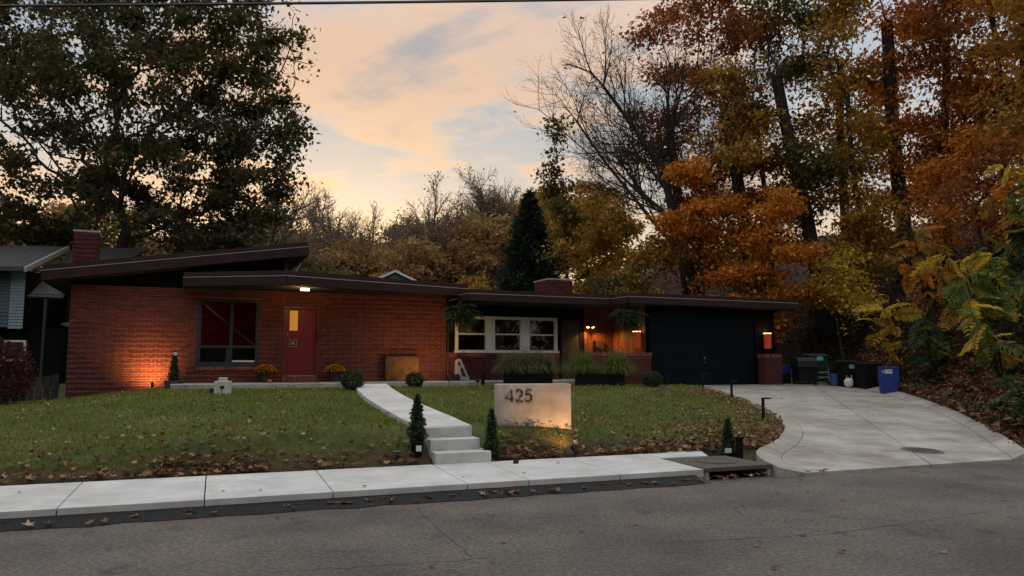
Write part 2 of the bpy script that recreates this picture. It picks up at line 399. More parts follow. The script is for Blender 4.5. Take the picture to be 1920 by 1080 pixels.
gme = np_mesh('ground', np.stack([GX, GY, GZ], -1).reshape(-1, 3), [quads], True)
att = gme.attributes.new('slope_litter', 'FLOAT', 'POINT')
hd = hill_d(GX, GY); att.data.foreach_set('value', np.clip(np.maximum(np.maximum(hd/1.2, (1.6-poly_d(DR, GX, GY))*(GX > 7)), np.maximum(1.1-np.abs(RN[0]*GX+RN[1]*GY-SW1-.1)*2.2, 1.0-poly_d(DL, GX, GY)*1.6)*(GX < 6.2)), 0, 1).ravel().astype(np.float32))
def ground_mat():
    m = bpy.data.materials.new('lawn_and_woodland_floor'); m.use_nodes = True; t = m.node_tree; b = t.nodes['Principled BSDF']
    tc = N(t, 'ShaderNodeTexCoord'); a = N(t, 'ShaderNodeAttribute', attribute_name='slope_litter')
    def noise(s, d=8):
        n = N(t, 'ShaderNodeTexNoise'); n.inputs['Scale'].default_value = s; n.inputs['Detail'].default_value = d; t.links.new(tc.outputs['Object'], n.inputs['Vector']); return n.outputs[0]
    lawn = ramp_(t, noise(1.1), [(.3, (.030, .042, .006)), (.55, (.062, .080, .010)), (.75, (.10, .095, .022))])
    wood = ramp_(t, noise(3.0), [(.3, (.018, .011, .007)), (.5, (.045, .022, .012)), (.65, (.070, .034, .016)), (.8, (.075, .05, .03))])
    c = mix_(t, a.outputs['Fac'], lawn, wood); t.links.new(c, b.inputs['Base Color']); b.inputs['Roughness'].default_value = .95
    bp = N(t, 'ShaderNodeBump'); bp.inputs['Strength'].default_value = .8; bp.inputs['Distance'].default_value = .05; t.links.new(noise(18), bp.inputs['Height']); t.links.new(bp.outputs[0], b.inputs['Normal'])
    return m
g = kind(link('ground', gme, ground_mat()), 'structure'); g['label'] = 'grass lawn and wooded bank behind the sidewalk'
# ------------------------------------------------------------------ road
def road_mat():
    m = bpy.data.materials.new('worn_asphalt'); m.use_nodes = True; t = m.node_tree; b = t.nodes['Principled BSDF']
    tc = N(t, 'ShaderNodeTexCoord')
    def noise(s, d=8, rough=.6):
        n = N(t, 'ShaderNodeTexNoise'); n.inputs['Scale'].default_value = s; n.inputs['Detail'].default_value = d; n.inputs['Roughness'].default_value = rough; t.links.new(tc.outputs['Object'], n.inputs['Vector']); return n.outputs[0]
    big = ramp_(t, noise(.55, 6), [(.35, (.088, .076, .066)), (.6, (.158, .137, .117))])
    grain = ramp_(t, noise(75, 4, .8), [(.35, .45), (.55, 1.0), (.72, 1.75)])
    c = mix_(t, 1.0, big, grain, 'MULTIPLY'); g2 = ramp_(t, noise(24, 3, .7), [(.34, .55), (.5, 1.0), (.68, 1.5)]); c = mix_(t, 1.0, c, g2, 'MULTIPLY')
    oil = ramp_(t, noise(1.7, 3), [(.60, 1.0), (.74, .50)]); c = mix_(t, 1.0, c, oil, 'MULTIPLY')
    vo = N(t, 'ShaderNodeTexVoronoi', feature='DISTANCE_TO_EDGE'); vo.inputs['Scale'].default_value = .33
    wv = N(t, 'ShaderNodeVectorMath', operation='ADD'); nn = N(t, 'ShaderNodeTexNoise'); nn.inputs['Scale'].default_value = 2.2; nn.inputs['Detail'].default_value = 6
    t.links.new(tc.outputs['Object'], nn.inputs['Vector']); t.links.new(tc.outputs['Object'], wv.inputs[0]); t.links.new(nn.outputs['Color'], wv.inputs[1]); t.links.new(wv.outputs[0], vo.inputs['Vector'])
    crack = ramp_(t, vo.outputs['Distance'], [(.0, .45), (.006, 1.0)]); cm = ramp_(t, noise(.8, 2), [(.45, 1.0), (.55, 0.0)])
    c = mix_(t, cm, mix_(t, 1.0, c, crack, 'MULTIPLY'), c)
    t.links.new(c, b.inputs['Base Color']); b.inputs['Roughness'].default_value = .82; b.inputs['Specular IOR Level'].default_value = .35
    bp = N(t, 'ShaderNodeBump'); bp.inputs['Strength'].default_value = .7; bp.inputs['Distance'].default_value = .012; t.links.new(noise(110, 4, .8), bp.inputs['Height']); t.links.new(bp.outputs[0], b.inputs['Normal'])
    return m
ROADM = road_mat()
def strip(name, m, r0, r1, n0, n1, z, step=1.0, wob=0., parent=None, zf=None, seed=0):
    """a sheet along the road; wob = uneven outer edges"""
    rs = np.arange(r0, r1+1e-6, step); rr = np.random.default_rng(seed)
    a = n0 + (rr.uniform(-wob, wob, len(rs)) if wob else 0); b = n1 + 0*rs
    V = []
    for i, q in enumerate(rs): V += [rn(q, a[i] if wob else n0, z), rn(q, b[i], z if zf is None else zf)]
    F = [(2*i, 2*i+2, 2*i+3, 2*i+1) for i in range(len(rs)-1)]
    return MB().add(V, F).build(name, m, parent)
road = kind(strip('road', ROADM, -60, 90, -14, SW0+.02, 0., 5.), 'structure')
kind(strip('asphalt_patch', M['tar'], -14, 6.25, SW0-.26, SW0+.01, .006, .33, .06, zf=.085, seed=3), 'structure')
def seam(pts, w, seed):
    """hand-poured tar seam on the road"""
    r = random.Random(seed); P = []
    for (a, b) in zip(pts[:-1], pts[1:]):
        for q in range(12): t_ = q/12; P.append((a[0]+(b[0]-a[0])*t_ + r.gauss(0, .012), a[1]+(b[1]-a[1])*t_ + r.gauss(0, .012)))
    V = []; F = []
    for i, p in enumerate(P):
        d_ = Vector((P[min(i+1, len(P)-1)][0]-P[max(i-1, 0)][0], P[min(i+1, len(P)-1)][1]-P[max(i-1, 0)][1])).normalized(); ww = w*r.uniform(.4, 1.3)
        V += [(p[0]-d_.y*ww, p[1]+d_.x*ww, .004), (p[0]+d_.y*ww, p[1]-d_.x*ww, .004)]
        if i: F.append((2*i-2, 2*i-1, 2*i+1, 2*i))
    kind(MB().add(V, F).build('tar_seam', mat('tar_seam', (.055, .050, .046), .8, .3, 20)), 'structure')
seam([(-1.05, 8.55), (-.75, 7.6), (-.30, 6.35)], .004, 1); seam([(-1.9, 6.0), (-.9, 6.2), (-.1, 6.45)], .004, 2); seam([(1.2, 6.9), (3.0, 7.3), (5.6, 8.6), (8.0, 8.9)], .004, 4)
# ------------------------------------------------------------------ sidewalk slabs
sw = kind(empty('sidewalk'), 'structure')
js = [-1.43-1.37*k for k in range(18, 0, -1)] + [-1.43, -.06, 1.29, 2.88, 3.68, 4.97, 6.27]
def slab(name, m, pts, z0, z1, parent, bevel=.006): return MB().prism(pts, z0, z1).build(name, m, parent, bevel=bevel)
for a, b in zip(js[:-1], js[1:]):
    slab('slab', M['conc'], [rn(a+.006, SW0)[:2], rn(b-.006, SW0)[:2], rn(b-.006, SW1)[:2], rn(a+.006, SW1)[:2]], -.1, lambda x, y: .15 + .02*(RN[0]*x+RN[1]*y-SW0), sw)
slab('slab', M['conc'], [rn(6.282, 9.96)[:2], rn(7.12, 9.96)[:2], rn(7.5, 10.75)[:2], rn(7.65, 11.05)[:2], rn(6.282, SW1)[:2]], -.1, .176, sw)
MB().prism([rn(js[0], SW0+.03)[:2], rn(6.26, SW0+.03)[:2], rn(6.26, SW1-.02)[:2], rn(js[0], SW1-.02)[:2]], -.1, .12).build('joint_bed', M['joint'], sw)
# storm drain inlet at the end of the sidewalk
inl = tag(empty('storm_drain', rn(6.85, 9.4), math.atan2(RD[1], RD[0])), 'dark concrete storm drain inlet with round lid at sidewalk end', 'storm drain')
AGG = mat('exposed_aggregate', (.11, .095, .08), .9, .35, 45, bump=.6, bscale=70)
x0, x1, y0, y1 = -.565, .57, -.53, .55
box('top_slab', AGG, inl, x0, x1, y0, y1, .105, .165, .008)
box('back_wall', M['conco'], inl, x0, x1, y1-.12, y1-.002, -.5, .104); box('side_wall', M['conco'], inl, x0, x0+.07, y0+.01, y1-.122, -.5, .104); box('side_wall', M['conco'], inl, x1-.07, x1, y0+.01, y1-.122, -.5, .104)
box('pit_floor', M['black'], inl, x0+.07, x1-.07, y0+.01, y1-.13, -.5, -.1)
MB().lathe([(.0, 0), (.30, 0), (.30, .010), (.285, .012), (.28, .007), (.24, .007), (.235, .012), (.12, .012), (.11, .007), (0.001, .007)], 32, (.02, 0, .164)).build('lid', AGG, inl)
# ------------------------------------------------------------------ driveway: slabs between the two curved edges, kerb bands at both sides
def resample(P, n):
    P = np.asarray(P); d = np.concatenate([[0], np.cumsum(np.hypot(*np.diff(P, axis=0).T))]); t = np.linspace(0, d[-1], n)
    # Catmull-like smoothing
    x = np.interp(t, d, P[:,0]); y = np.interp(t, d, P[:,1])
    for _ in range(3):
        x[1:-1] = (x[:-2]+2*x[1:-1]+x[2:])/4; y[1:-1] = (y[:-2]+2*y[1:-1]+y[2:])/4
    return np.stack([x, y], 1)
NS = 61; EL = resample(DL, NS); ER = resample(DR, NS)
drv = kind(empty('driveway'), 'structure')
def across(i, s): return EL[i]*(1-s) + ER[i]*s
def band(name, m, i0, i1, s0, s1, off, parent, gap=.010, thick=.14, ztop=None, bevel=0):
    """slab piece between stations i0..i1 and fractions s0..s1"""
    A = [across(i, s0 if not callable(s0) else s0(i)) for i in range(i0, i1+1)]; B = [across(i, s1 if not callable(s1) else s1(i)) for i in range(i0, i1+1)]
    A = [np.array(p) for p in A]; B = [np.array(p) for p in B]
    # leave a joint
    for q in range(len(A)):
        w = (B[q]-A[q])/np.linalg.norm(B[q]-A[q]); A[q] = A[q]+w*gap; B[q] = B[q]-w*gap
    dA = (A[1]-A[0]); dA /= np.linalg.norm(dA); A[0] = A[0]+dA*gap; B[0] = B[0]+dA*gap
    dB = (A[-1]-A[-2]); dB /= np.linalg.norm(dB); A[-1] = A[-1]-dB*gap; B[-1] = B[-1]-dB*gap
    V = []
    for p, q in zip(A, B):
        za = float(dz(*p)) + (ztop[0] if ztop else 0) + off; zb = float(dz(*q)) + (ztop[1] if ztop else 0) + off
        V += [(p[0], p[1], za), (q[0], q[1], zb), (q[0], q[1], zb-thick), (p[0], p[1], za-thick)]
    k = len(A); F = []
    for i in range(k-1):
        a, b = 4*i, 4*i+4
        F += [(a, a+1, b+1, b), (a+1, a+2, b+2, b+1), (a+2, a+3, b+3, b+2), (a+3, a, b, b+3)]
    F += [(0, 3, 2, 1), (4*k-4, 4*k-3, 4*k-2, 4*k-1)]
    return MB().add(V, F).build(name, m, parent)
st = [0, 14, 27, 39, 50, 60]
sl_, sr_ = .085, .93
def mid(i):
    # where the straight saw-cut between (9.53,22.76) and (6.91,13.46) crosses station i
    a, b = EL[i], ER[i]; p, q = np.array((9.53, 22.76)), np.array((6.91, 13.46)); d1 = b-a; d2 = q-p; den = d1[0]*d2[1]-d1[1]*d2[0]
    t = ((p[0]-a[0])*d2[1]-(p[1]-a[1])*d2[0])/den if abs(den) > 1e-6 else .5
    return float(np.clip(t, .3, .72))
for a, b in zip(st[:-1], st[1:]):
    band('slab', M['concd'], a, b, sl_, mid, 0, drv); band('slab', M['concd'], a, b, mid, sr_, 0, drv)
band('kerb', M['concd'], 3, 60, 0, sl_, 0, drv, .004, .3, (.10, .006)); band('kerb', M['concd'], 3, 60, sr_, 1, 0, drv, .004, .3, (.006, .11))
band('joint_bed', M['joint'], 0, 60, .02, .98, -.02, drv)
apron = MB().prism([hw(16.9, -2.02)[:2], hw(16.9, -2.9)[:2], (5.12, 25.1), (12.95, 27.86), hw(25.2, -2.3)[:2], hw(22.2, -1.0)[:2]], .55, .835).build('apron', M['concd'], drv)
mh = tag(empty('manhole', (7.05, 13.22, float(dz(7.05, 13.22)))), 'round iron manhole cover set in the concrete driveway', 'manhole cover')
mh.rotation_euler = (.057, .027, 0)
MB().lathe([(.0, .001), (.335, .001), (.335, .006), (.30, .006), (.295, .003), (.285, .003), (.28, .008), (.001, .008)], 40).build('cover', M['iron'], mh)
for k in range(-4, 5): box('rib', M['iron'], mh, -math.sqrt(.26**2-(k*.055)**2), math.sqrt(.26**2-(k*.055)**2), k*.055-.010, k*.055+.010, .007, .013)
# ------------------------------------------------------------------ front walk, steps, terrace
wk = kind(empty('front_walk'), 'structure')
WC = resample(WALK, 25); 
def wnorm(i): d = WC[min(i+1, 24)]-WC[max(i-1, 0)]; d = d/np.linalg.norm(d); return np.array([-d[1], d[0]])
cuts = [0, 4, 8, 12, 15, 18, 21, 24]
for a, b in zip(cuts[:-1], cuts[1:]):
    V = []; k = b-a+1
    for i in range(a, b+1):
        n_ = wnorm(i); g_ = (.009 if i == a else 0) - (.009 if i == b else 0); t_ = np.array([n_[1], -n_[0]])*g_*1.0
        wdt = .42 if i < 22 else .40
        for s in (1, -1):
            p = WC[i] + n_*wdt*s + t_; zz = walk_z(p[1]); V += [(p[0], p[1], zz), (p[0], p[1], zz-.16)]
    F = []
    for i in range(k-1):
        o = 4*i; F += [(o, o+2, o+6, o+4)[::-1], (o, o+4, o+5, o+1)[::-1], (o+2, o+3, o+7, o+6)[::-1], (o+1, o+5, o+7, o+3)[::-1]]
    F += [(0, 1, 3, 2), (4*k-4, 4*k-2, 4*k-1, 4*k-3)]
    MB().add(V, F).build('slab', M['conc'], wk)
stp = kind(empty('front_steps', (-.75, 11.12, 0), math.atan2(RD[1], RD[0])-.02), 'structure')
for i, (y0, zt) in enumerate(((-.20, .335), (.075, .495), (.35, .648))):
    sx = .41 - .012*i; box('step', M['conc'], stp, -sx - .03*i, sx-.07*i, y0, .95 if i == 2 else .9, .02, zt, .012)
ter = kind(empty('terrace', (HO[0], HO[1], 0), HA), 'structure')
MB().prism([(2.55, -1.95), (16.85, -1.95), (16.85, .15), (2.55, .02)], .55, 1.035).build('slab', M['conco'], ter, bevel=.01)
# ------------------------------------------------------------------ the house (local x along the front, y into the house)
H = tag(empty('house', (HO[0], HO[1], 0), HA), 'long low red brick house with flat brown roofs and carport-style garage', 'house')
BL, BH, PL, PH = .203, .057, .2135, .0675
def shed_b(u): return 3.815 + .1543*u
def brick_box(l, h, d=.06, m=None):
    b = .003
    V = [(-l/2,0,-h/2),(l/2,0,-h/2),(l/2,0,h/2),(-l/2,0,h/2),(-l/2,-d+b,-h/2),(l/2,-d+b,-h/2),(l/2,-d+b,h/2),(-l/2,-d+b,h/2),
         (-l/2+b,-d,-h/2+b),(l/2-b,-d,-h/2+b),(l/2-b,-d,h/2-b),(-l/2+b,-d,h/2-b)]
    F = [(0,1,5,4),(1,2,6,5),(2,3,7,6),(3,0,4,7),(4,5,9,8),(5,6,10,9),(6,7,11,10),(7,4,8,11),(8,9,10,11)]
    return V, F
def brick_wall(x0, x1, z0, z1, holes, single_to=None, ztop=None):
    """list of (xc, zc, length, proud) for a running-bond wall whose alternate courses stand proud"""
    out = []; row = 0; z = z0 + PH/2
    while z + BH/2 <= z1:
        x = x0 - (PL/2 if row % 2 else 0)
        while x < x1:
            a, b = max(x, x0), min(x+BL, x1)
            segs = [(a, b)]
            for (h0, h1, g0, g1) in holes:
                if z+BH/2 > g0 and z-BH/2 < g1:
                    ns = []
                    for s, e in segs:
                        if e <= h0 or s >= h1: ns.append((s, e))
                        else:
                            if s < h0: ns.append((s, h0))
                            if e > h1: ns.append((h1, e))
                    segs = ns
            for s, e in segs:
                if e-s > .03 and (ztop is None or z+BH/2 < ztop((s+e)/2)): out.append(((s+e)/2, z, e-s, row % 2 == 0))
            x += PL
        z += PH; row += 1
    return out
def joined_bricks(name, lst, y, parent, m, proud=.014, base=.05, mtx=None):
    V = []; F = []
    rr = random.Random(3)
    for (xc, zc, l, p) in lst:
        v, f = brick_box(l, BH, base + (proud if p else 0) + rr.uniform(-.002, .002)); k = len(V)
        V += [(a+xc, b+y, c+zc) for a, b, c in v]; F += [tuple(i+k for i in q) for q in f]
    o = MB(); o.v, o.f = V, F
    if mtx: o.v = [tuple(mtx @ Vector(p)) for p in V]
    return kind(o.build(name, m, parent), 'stuff')
wall = MB()
# backing (mortar) of the front wall with its openings, the other walls behind it
def pierced(x0, x1, z0, z1, holes, y0, y1):
    xs = sorted({x0, x1, *[h for q in holes for h in q[:2]]}); b = MB()
    for a, c in zip(xs[:-1], xs[1:]):
        zs = [(z0, z1)]
        for h0, h1, g0, g1 in holes:
            if h0 <= a and c <= h1:
                zs = [s for z_ in zs for s in ((z_[0], min(g0, z_[1])), (max(g1, z_[0]), z_[1])) if s[1]-s[0] > 1e-4]
        for s, e in zs: b.box(a, c, y0, y1, s, e)
    return b
WIN = (3.165, 4.835, 1.49, 3.43); DOOR = (5.50, 6.54, 1.045, 3.27)
SILL = (3.15, 4.85, 1.375, 1.49); THR = (5.50, 6.54, 1.045, 1.21)
wall_o = pierced(0, 10.57, .45, 3.69, [WIN, DOOR], 0, .22).build('brick_wall', M['mortar'], H)
wall_o['label'] = 'red brick front wall with every other course standing proud'
bl = brick_wall(0, 10.57, .50, 3.68, [WIN, DOOR, SILL])
bl.sort(key=lambda q: q[0])
full = [q for q in bl if q[0] < 1.75 and q[2] > BL-.01 and q[1] > .78][:300]; fs = set(full)
bm_ = {}
for pr in (True, False):
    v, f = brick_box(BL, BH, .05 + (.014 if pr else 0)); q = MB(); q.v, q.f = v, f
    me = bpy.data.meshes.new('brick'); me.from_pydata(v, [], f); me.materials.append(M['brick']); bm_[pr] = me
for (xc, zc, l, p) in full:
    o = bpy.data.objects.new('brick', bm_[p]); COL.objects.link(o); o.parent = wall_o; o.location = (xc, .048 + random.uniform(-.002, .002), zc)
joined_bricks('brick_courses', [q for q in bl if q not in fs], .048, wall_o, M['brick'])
def rowlock(name, x0, x1, z0, z1, y, d, parent, n=None):
    n = n or round((x1-x0)/.0675); w = (x1-x0)/n; b = MB()
    for i in range(n): b.box(x0+i*w+.004, x0+(i+1)*w-.004, y-d, y+.02, z0+.004, z1)
    return kind(b.build(name, M['cap'], parent), 'stuff')
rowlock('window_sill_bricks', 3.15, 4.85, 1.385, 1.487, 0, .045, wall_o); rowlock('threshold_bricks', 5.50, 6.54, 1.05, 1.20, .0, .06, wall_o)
box('threshold_bed', M['mortar'], wall_o, 5.50, 6.54, .0, .2, 1.045, 1.19)
# left flank and back of the brick wing, upper dark wall under the shed roof
MB().prism([(0, .225), (10.57, .225), (10.57, .4), (10.57, 8.5), (0, 8.5)], .45, .6).build('foundation', M['conco'], H)
box('side_wall', M['brick'], H, .0, .2, .23, 8.5, .6, 3.72); box('side_wall', M['siding'], H, 10.40, 10.57, .23, 8.5, .6, 3.68)
MB().add([(0, .02, 3.70), (2.9, .02, 3.70), (2.9, .02, shed_b(2.9)), (0, .02, shed_b(0)), (0, .2, 3.70), (2.9, .2, 3.70), (2.9, .2, shed_b(2.9)), (0, .2, shed_b(0))],
         [(0,1,2,3),(7,6,5,4),(0,3,7,4),(1,5,6,2),(3,2,6,7),(0,4,5,1)]).build('upper_wall', M['siding'], H)
MB().add([(2.9, .02, 4.10), (5.56, .02, 4.10), (5.56, .02, shed_b(5.56)), (2.9, .02, shed_b(2.9)), (2.9, .2, 4.10), (5.56, .2, 4.10), (5.56, .2, shed_b(5.56)), (2.9, .2, shed_b(2.9))],
         [(0,1,2,3),(7,6,5,4),(0,3,7,4),(1,5,6,2),(3,2,6,7),(0,4,5,1)]).build('clerestory', M['siding'], H)
box('corner_post', M['redframe'], H, 5.50, 5.60, -.02, .10, 4.10, shed_b(5.55)-.005)
MB().tube([(5.66, -.25, 4.12), (5.9, .1, 4.45), (5.98, .25, 4.60)], .035, 8).build('vent_pipe', M['steel'], H)
# roofs: dark slab, two-step fascia
def roof(name, pts, zb, zt, split, parent, edges, zslope=None, label=None):
    r = MB().prism(pts, zb if zslope is None else (lambda x, y: zslope(x)+.004), (zt-.02) if zslope is None else (lambda x, y: zslope(x)+zt-.02)).build(name, M['roofing'], parent)
    zf = zslope or (lambda x: zb); th = (zt-zb) if zslope is None else zt
    for (p, q) in edges:
        p, q = Vector(p), Vector(q); d = (q-p).normalized(); n = Vector((d.y, -d.x))
        for nm, o0, o1, a, b in (('fascia_board', .0, .040, 0, split), ('drip_edge', .0, .046, split+.002, split+.020), ('roof_edge', .0, .012, split+.022, th)):
            V = []
            for e in (p - d*(.0), q + d*.0):
                for o in (o0, o1):
                    w = e + n*o; V += [(w.x, w.y, zf(e.x)+a), (w.x, w.y, zf(e.x)+b)]
            MB().add(V, [(0,4,5,1),(2,3,7,6),(0,2,6,4),(1,5,7,3),(0,1,3,2),(4,6,7,5)]).build(nm, M['drip' if nm == 'drip_edge' else 'fascia'], r)
    so_ = MB().prism(pts, (zb-.012) if zslope is None else (lambda x, y: zslope(x)-.012), (zb-.001) if zslope is None else (lambda x, y: zslope(x)-.001)).build('soffit', M['soffit'], r)
    return r
roof('shed_roof', [(-.6,-.5),(6.08,-.5),(6.08,8.8),(-.6,8.8)], 0, .40, .25, H, [((-.6,-.5),(6.08,-.5)),((6.08,-.5),(6.08,8.8)),((-.6,8.8),(-.6,-.5))], zslope=shed_b)
roof('canopy_roof', [(2.76,-.54),(5.31,-2.1),(11.09,-.58),(11.09,8.6),(2.76,8.6)], 3.70, 4.09, .235, H, [((2.76,-.54),(5.31,-2.1)),((5.31,-2.1),(11.09,-.58)),((11.09,-.58),(11.09,4))])
roof('garage_roof', [(10.76,-1.5),(15.85,-1.5),(15.85,-2.5),(22.95,-2.5),(22.95,6.5),(11.14,6.5),(11.14,-.63),(10.76,-.63)], 3.50, 3.845, .205, H, [((10.76,-1.5),(15.85,-1.5)),((15.85,-1.5),(15.85,-2.5)),((15.85,-2.5),(22.95,-2.5)),((22.95,-2.5),(22.95,6.5)),((10.76,-.63),(10.76,-1.5))])
MB().prism([(3.6,4.6),(5.0,4.6),(5.0,5.2),(3.6,5.2)], 4.2, lambda x, y: shed_b(x)+.55 + .0*x).build('roof_cricket', M['soffit'], H)
# chimneys
def chimney(x0, x1, y0, y1, z0, z1):
    c = box('chimney', M['mortar'], H, x0, x1, y0, y1, z0, z1)
    fr = brick_wall(x0, x1, z0, z1-.0, []); joined_bricks('brick_courses', fr, y0+.03, c, M['brick'], .018)
    sd = brick_wall(0, y1-y0, z0, z1, [])
    for xx, a in ((x1, R(90)), (x0, R(-90))):
        mt = Matrix.Translation((xx, y0 if a > 0 else y1, 0)) @ Matrix.Rotation(a, 4, 'Z') @ Matrix.Translation((0, .03, 0))
        joined_bricks('brick_courses', sd, 0, c, M['brick'], .018, mtx=mt)
    box('cap', M['conco'], c, x0-.05, x1+.05, y0-.05, y1+.05, z1, z1+.06)
chimney(-.34, .26, 3.0, 3.9, 4.0, 5.58)
chimney(16.25, 17.3, 4.0, 5.3, 3.6, 4.93)
# left window
w = box('window', M['navyframe'], H, WIN[0], WIN[0]+.10, -.02, .12, WIN[2], WIN[3]); w['label'] = 'blue-black framed window with red lit room behind'
fr_ = M['navyframe']; x0, x1, z0, z1 = WIN; zm = 2.06
for nm, a, b, c, d, y in (('frame', x1-.10, x1, z0, z1, -.02), ('frame', x0+.10, x1-.10, z1-.09, z1, -.018), ('frame', x0+.10, x1-.10, z0, z0+.13, -.03),
                          ('mullion', 4.03, 4.12, z0+.13, z1-.09, .0), ('transom', x0+.10, 4.03, zm-.04, zm+.04, .002), ('transom', 4.12, x1-.10, zm-.04, zm+.04, .002),
                          ('sash', 3.95, 4.03, z0+.13, zm-.04, .02), ('sash_rail', 4.12, x1-.10, z0+.13, z0+.175, .01)):
    box(nm, M['white'] if nm == 'sash_rail' else fr_, w, a, b, y, .11, c, d)
for i, (a, b, c, d) in enumerate(((x0+.10, 4.03, zm+.04, z1-.09), (4.12, x1-.10, zm+.04, z1-.09), (x0+.10, 3.95, z0+.13, zm-.04), (4.12, x1-.10, z0+.175, zm-.04))):
    box('pane', M['glass'], w, a-.005, b+.005, .06, .066, c-.005, d+.005)
MB().tube([(x0+.10, .03, z1-.10), (x1-.10, .03, zm+.02)], .030, 4).build('brace', fr_, w)
room = mat('red_room', (.45, .012, .008), .8, .2, 3)
rb = MB().add([(2.6,.25,1.2),(5.3,.25,1.2),(5.3,2.2,1.2),(2.6,2.2,1.2),(2.6,.25,3.6),(5.3,.25,3.6),(5.3,2.2,3.6),(2.6,2.2,3.6)], [(0,1,2,3),(7,6,5,4),(1,5,6,2),(2,6,7,3),(3,7,4,0)]).build('room', room, w)
box('dark_sofa', M['black'], w, 2.8, 5.2, .5, 1.2, 1.2, 2.12)
def lamp(name, typ, loc, e, col=(1, .52, .18), parent=None, aim=None, size=.05, spot=80, blend=.8):
    l = bpy.data.lights.new(name, typ); l.energy = e; l.color = col
    if typ != 'SUN': l.shadow_soft_size = size
    if typ == 'SPOT': l.spot_size = R(spot); l.spot_blend = blend
    o = bpy.data.objects.new(name, l); COL.objects.link(o); o.location = loc; o.parent = parent
    if aim is not None: o.rotation_euler = (Vector(aim)-Vector(loc)).to_track_quat('-Z', 'Y').to_euler()
    return o
lamp('room_lamp', 'POINT', (3.0, .9, 2.6), 1.3, (1, .25, .10), w, size=.1)
# front door
d = box('front_door', M['reddoor'], H, 5.575, 6.465, .06, .11, 1.225, 3.20, .004); d['label'] = 'dark red front door with narrow amber window'
for a, b, c, e in ((5.50, 5.572, 1.20, 3.27), (6.468, 6.54, 1.20, 3.27), (5.572, 6.468, 3.203, 3.27)): box('door_frame', M['redframe'], d, a, b, -.03, .14, c, e)
box('door_sill', M['steel'], d, 5.572, 6.468, -.03, .10, 1.20, 1.222)
box('window_light', M['amber'], d, 5.70, 5.93, .052, .062, 2.55, 3.14)
pq = box('plaque', mat('tan_plaque', (.30, .22, .12), .6, .1, 10), d, 5.705, 5.915, .045, .059, 2.07, 2.28)
for a in range(2): box('plaque_inlay', M['black'], d, 5.725+.002*a, 5.895-.002*a, .040-.004*a, .0446-.004*a, 2.09+.0*a+.045*a, 2.26-.045*a) if a == 0 else box('plaque_inlay', MATS['tan_plaque'], d, 5.765, 5.855, .033, .0395, 2.13, 2.22)
MB().lathe([(0, 0), (.018, .004), (.03, .02), (.022, .04), (0.001, .045)], 12).build('handle', M['steel'], d, True, (5.64, .06, 2.42), (R(90), 0, 0))
box('handle', M['black'], d, 6.475, 6.50, -.06, -.031, 2.25, 2.55)
# soffit lamp over the door
lf = box('soffit_lamp', M['steel'], H, 5.74, 5.97, -1.83, -1.70, 3.655, 3.686)
MB().tube([(5.735, -1.765, 3.62), (5.975, -1.765, 3.62)], .034, 10).build('bulb', M['lamp'], lf, True)
lamp('door_lamp', 'POINT', (5.855, -1.60, 3.50), 20, (1, .50, .17), H, size=.08)
# window wall and porch
brick = brick_wall(10.60, 14.65, 1.03, 1.80, [])
pw = box('porch_wall', M['mortar'], H, 10.60, 14.65, .05, .22, .9, 1.80); joined_bricks('brick_courses', brick, .085, pw, M['brick'], .006)
rowlock('sill_bricks', 10.60, 14.66, 1.805, 1.925, .06, .06, pw); box('sill_bed', M['mortar'], pw, 10.60, 14.65, .02, .2, 1.80, 1.915)
sd_ = pierced(10.58, 16.85, 1.0, 3.49, [(10.9, 14.61, 1.94, 3.13), (14.78, 15.56, 1.0, 3.08), (10.58, 14.65, 1.0, 1.92)], .10, .24).build('siding', M['siding'], H)
ww = MB()
w3 = box('window', M['white'], H, 10.90, 10.98, .04, .16, 1.94, 3.13); w3['label'] = 'white triple sash window on the porch'
for nm, a, b, c, e, y in (('frame', 14.53, 14.61, 1.94, 3.13, .04), ('frame', 10.98, 14.53, 3.06, 3.13, .042), ('sill', 10.86, 14.66, 1.925, 1.985, .0),
                          ('mullion', 11.985, 12.275, 1.985, 3.06, .05), ('mullion', 13.245, 13.54, 1.985, 3.06, .05)): box(nm, M['white'], w3, a, b, y, .15, c, e, .004)
for a, b in ((10.98, 11.985), (12.275, 13.245), (13.54, 14.53)):
    s_ = box('sash', M['white'], w3, a, b, .07, .12, 2.515, 2.565)
    for p, q in ((a, a+.035), (b-.035, b)): box('stile', M['white'], s_, p, q, .075, .125, 1.985, 2.515); box('stile', M['white'], s_, p, q, .085, .13, 2.565, 3.06)
    box('rail', M['white'], s_, a+.035, b-.035, .075, .125, 1.985, 2.015); box('rail', M['white'], s_, a+.035, b-.035, .085, .13, 3.03, 3.06)
    box('pane', M['glass'], s_, a+.03, b-.03, .098, .103, 2.01, 2.52); box('pane', M['glass'], s_, a+.03, b-.03, .108, .113, 2.56, 3.035)
dark = mat('dark_interior', (.02, .024, .02), .9, .3, 2)
MB().add([(10.7,.26,1.0),(14.7,.26,1.0),(14.7,3,1.0),(10.7,3,1.0),(10.7,.26,3.45),(14.7,.26,3.45),(14.7,3,3.45),(10.7,3,3.45)], [(0,1,2,3),(7,6,5,4),(1,5,6,2),(2,6,7,3),(3,7,4,0)]).build('room', dark, w3)
box('curtain', mat('pale_curtain', (.16, .19, .18), .9, .2, 6), w3, 11.05, 11.8, .5, .53, 2.5, 3.1); box('shelf', M['grey'], w3, 12.6, 13.1, 1.2, 1.4, 2.0, 2.9)
pd = box('porch_door', mat('charcoal_door', (.035, .033, .030), .5, .15, 5), H, 14.82, 15.52, .13, .17, 1.06, 3.04); pd['label'] = 'plain charcoal storm door on the porch'
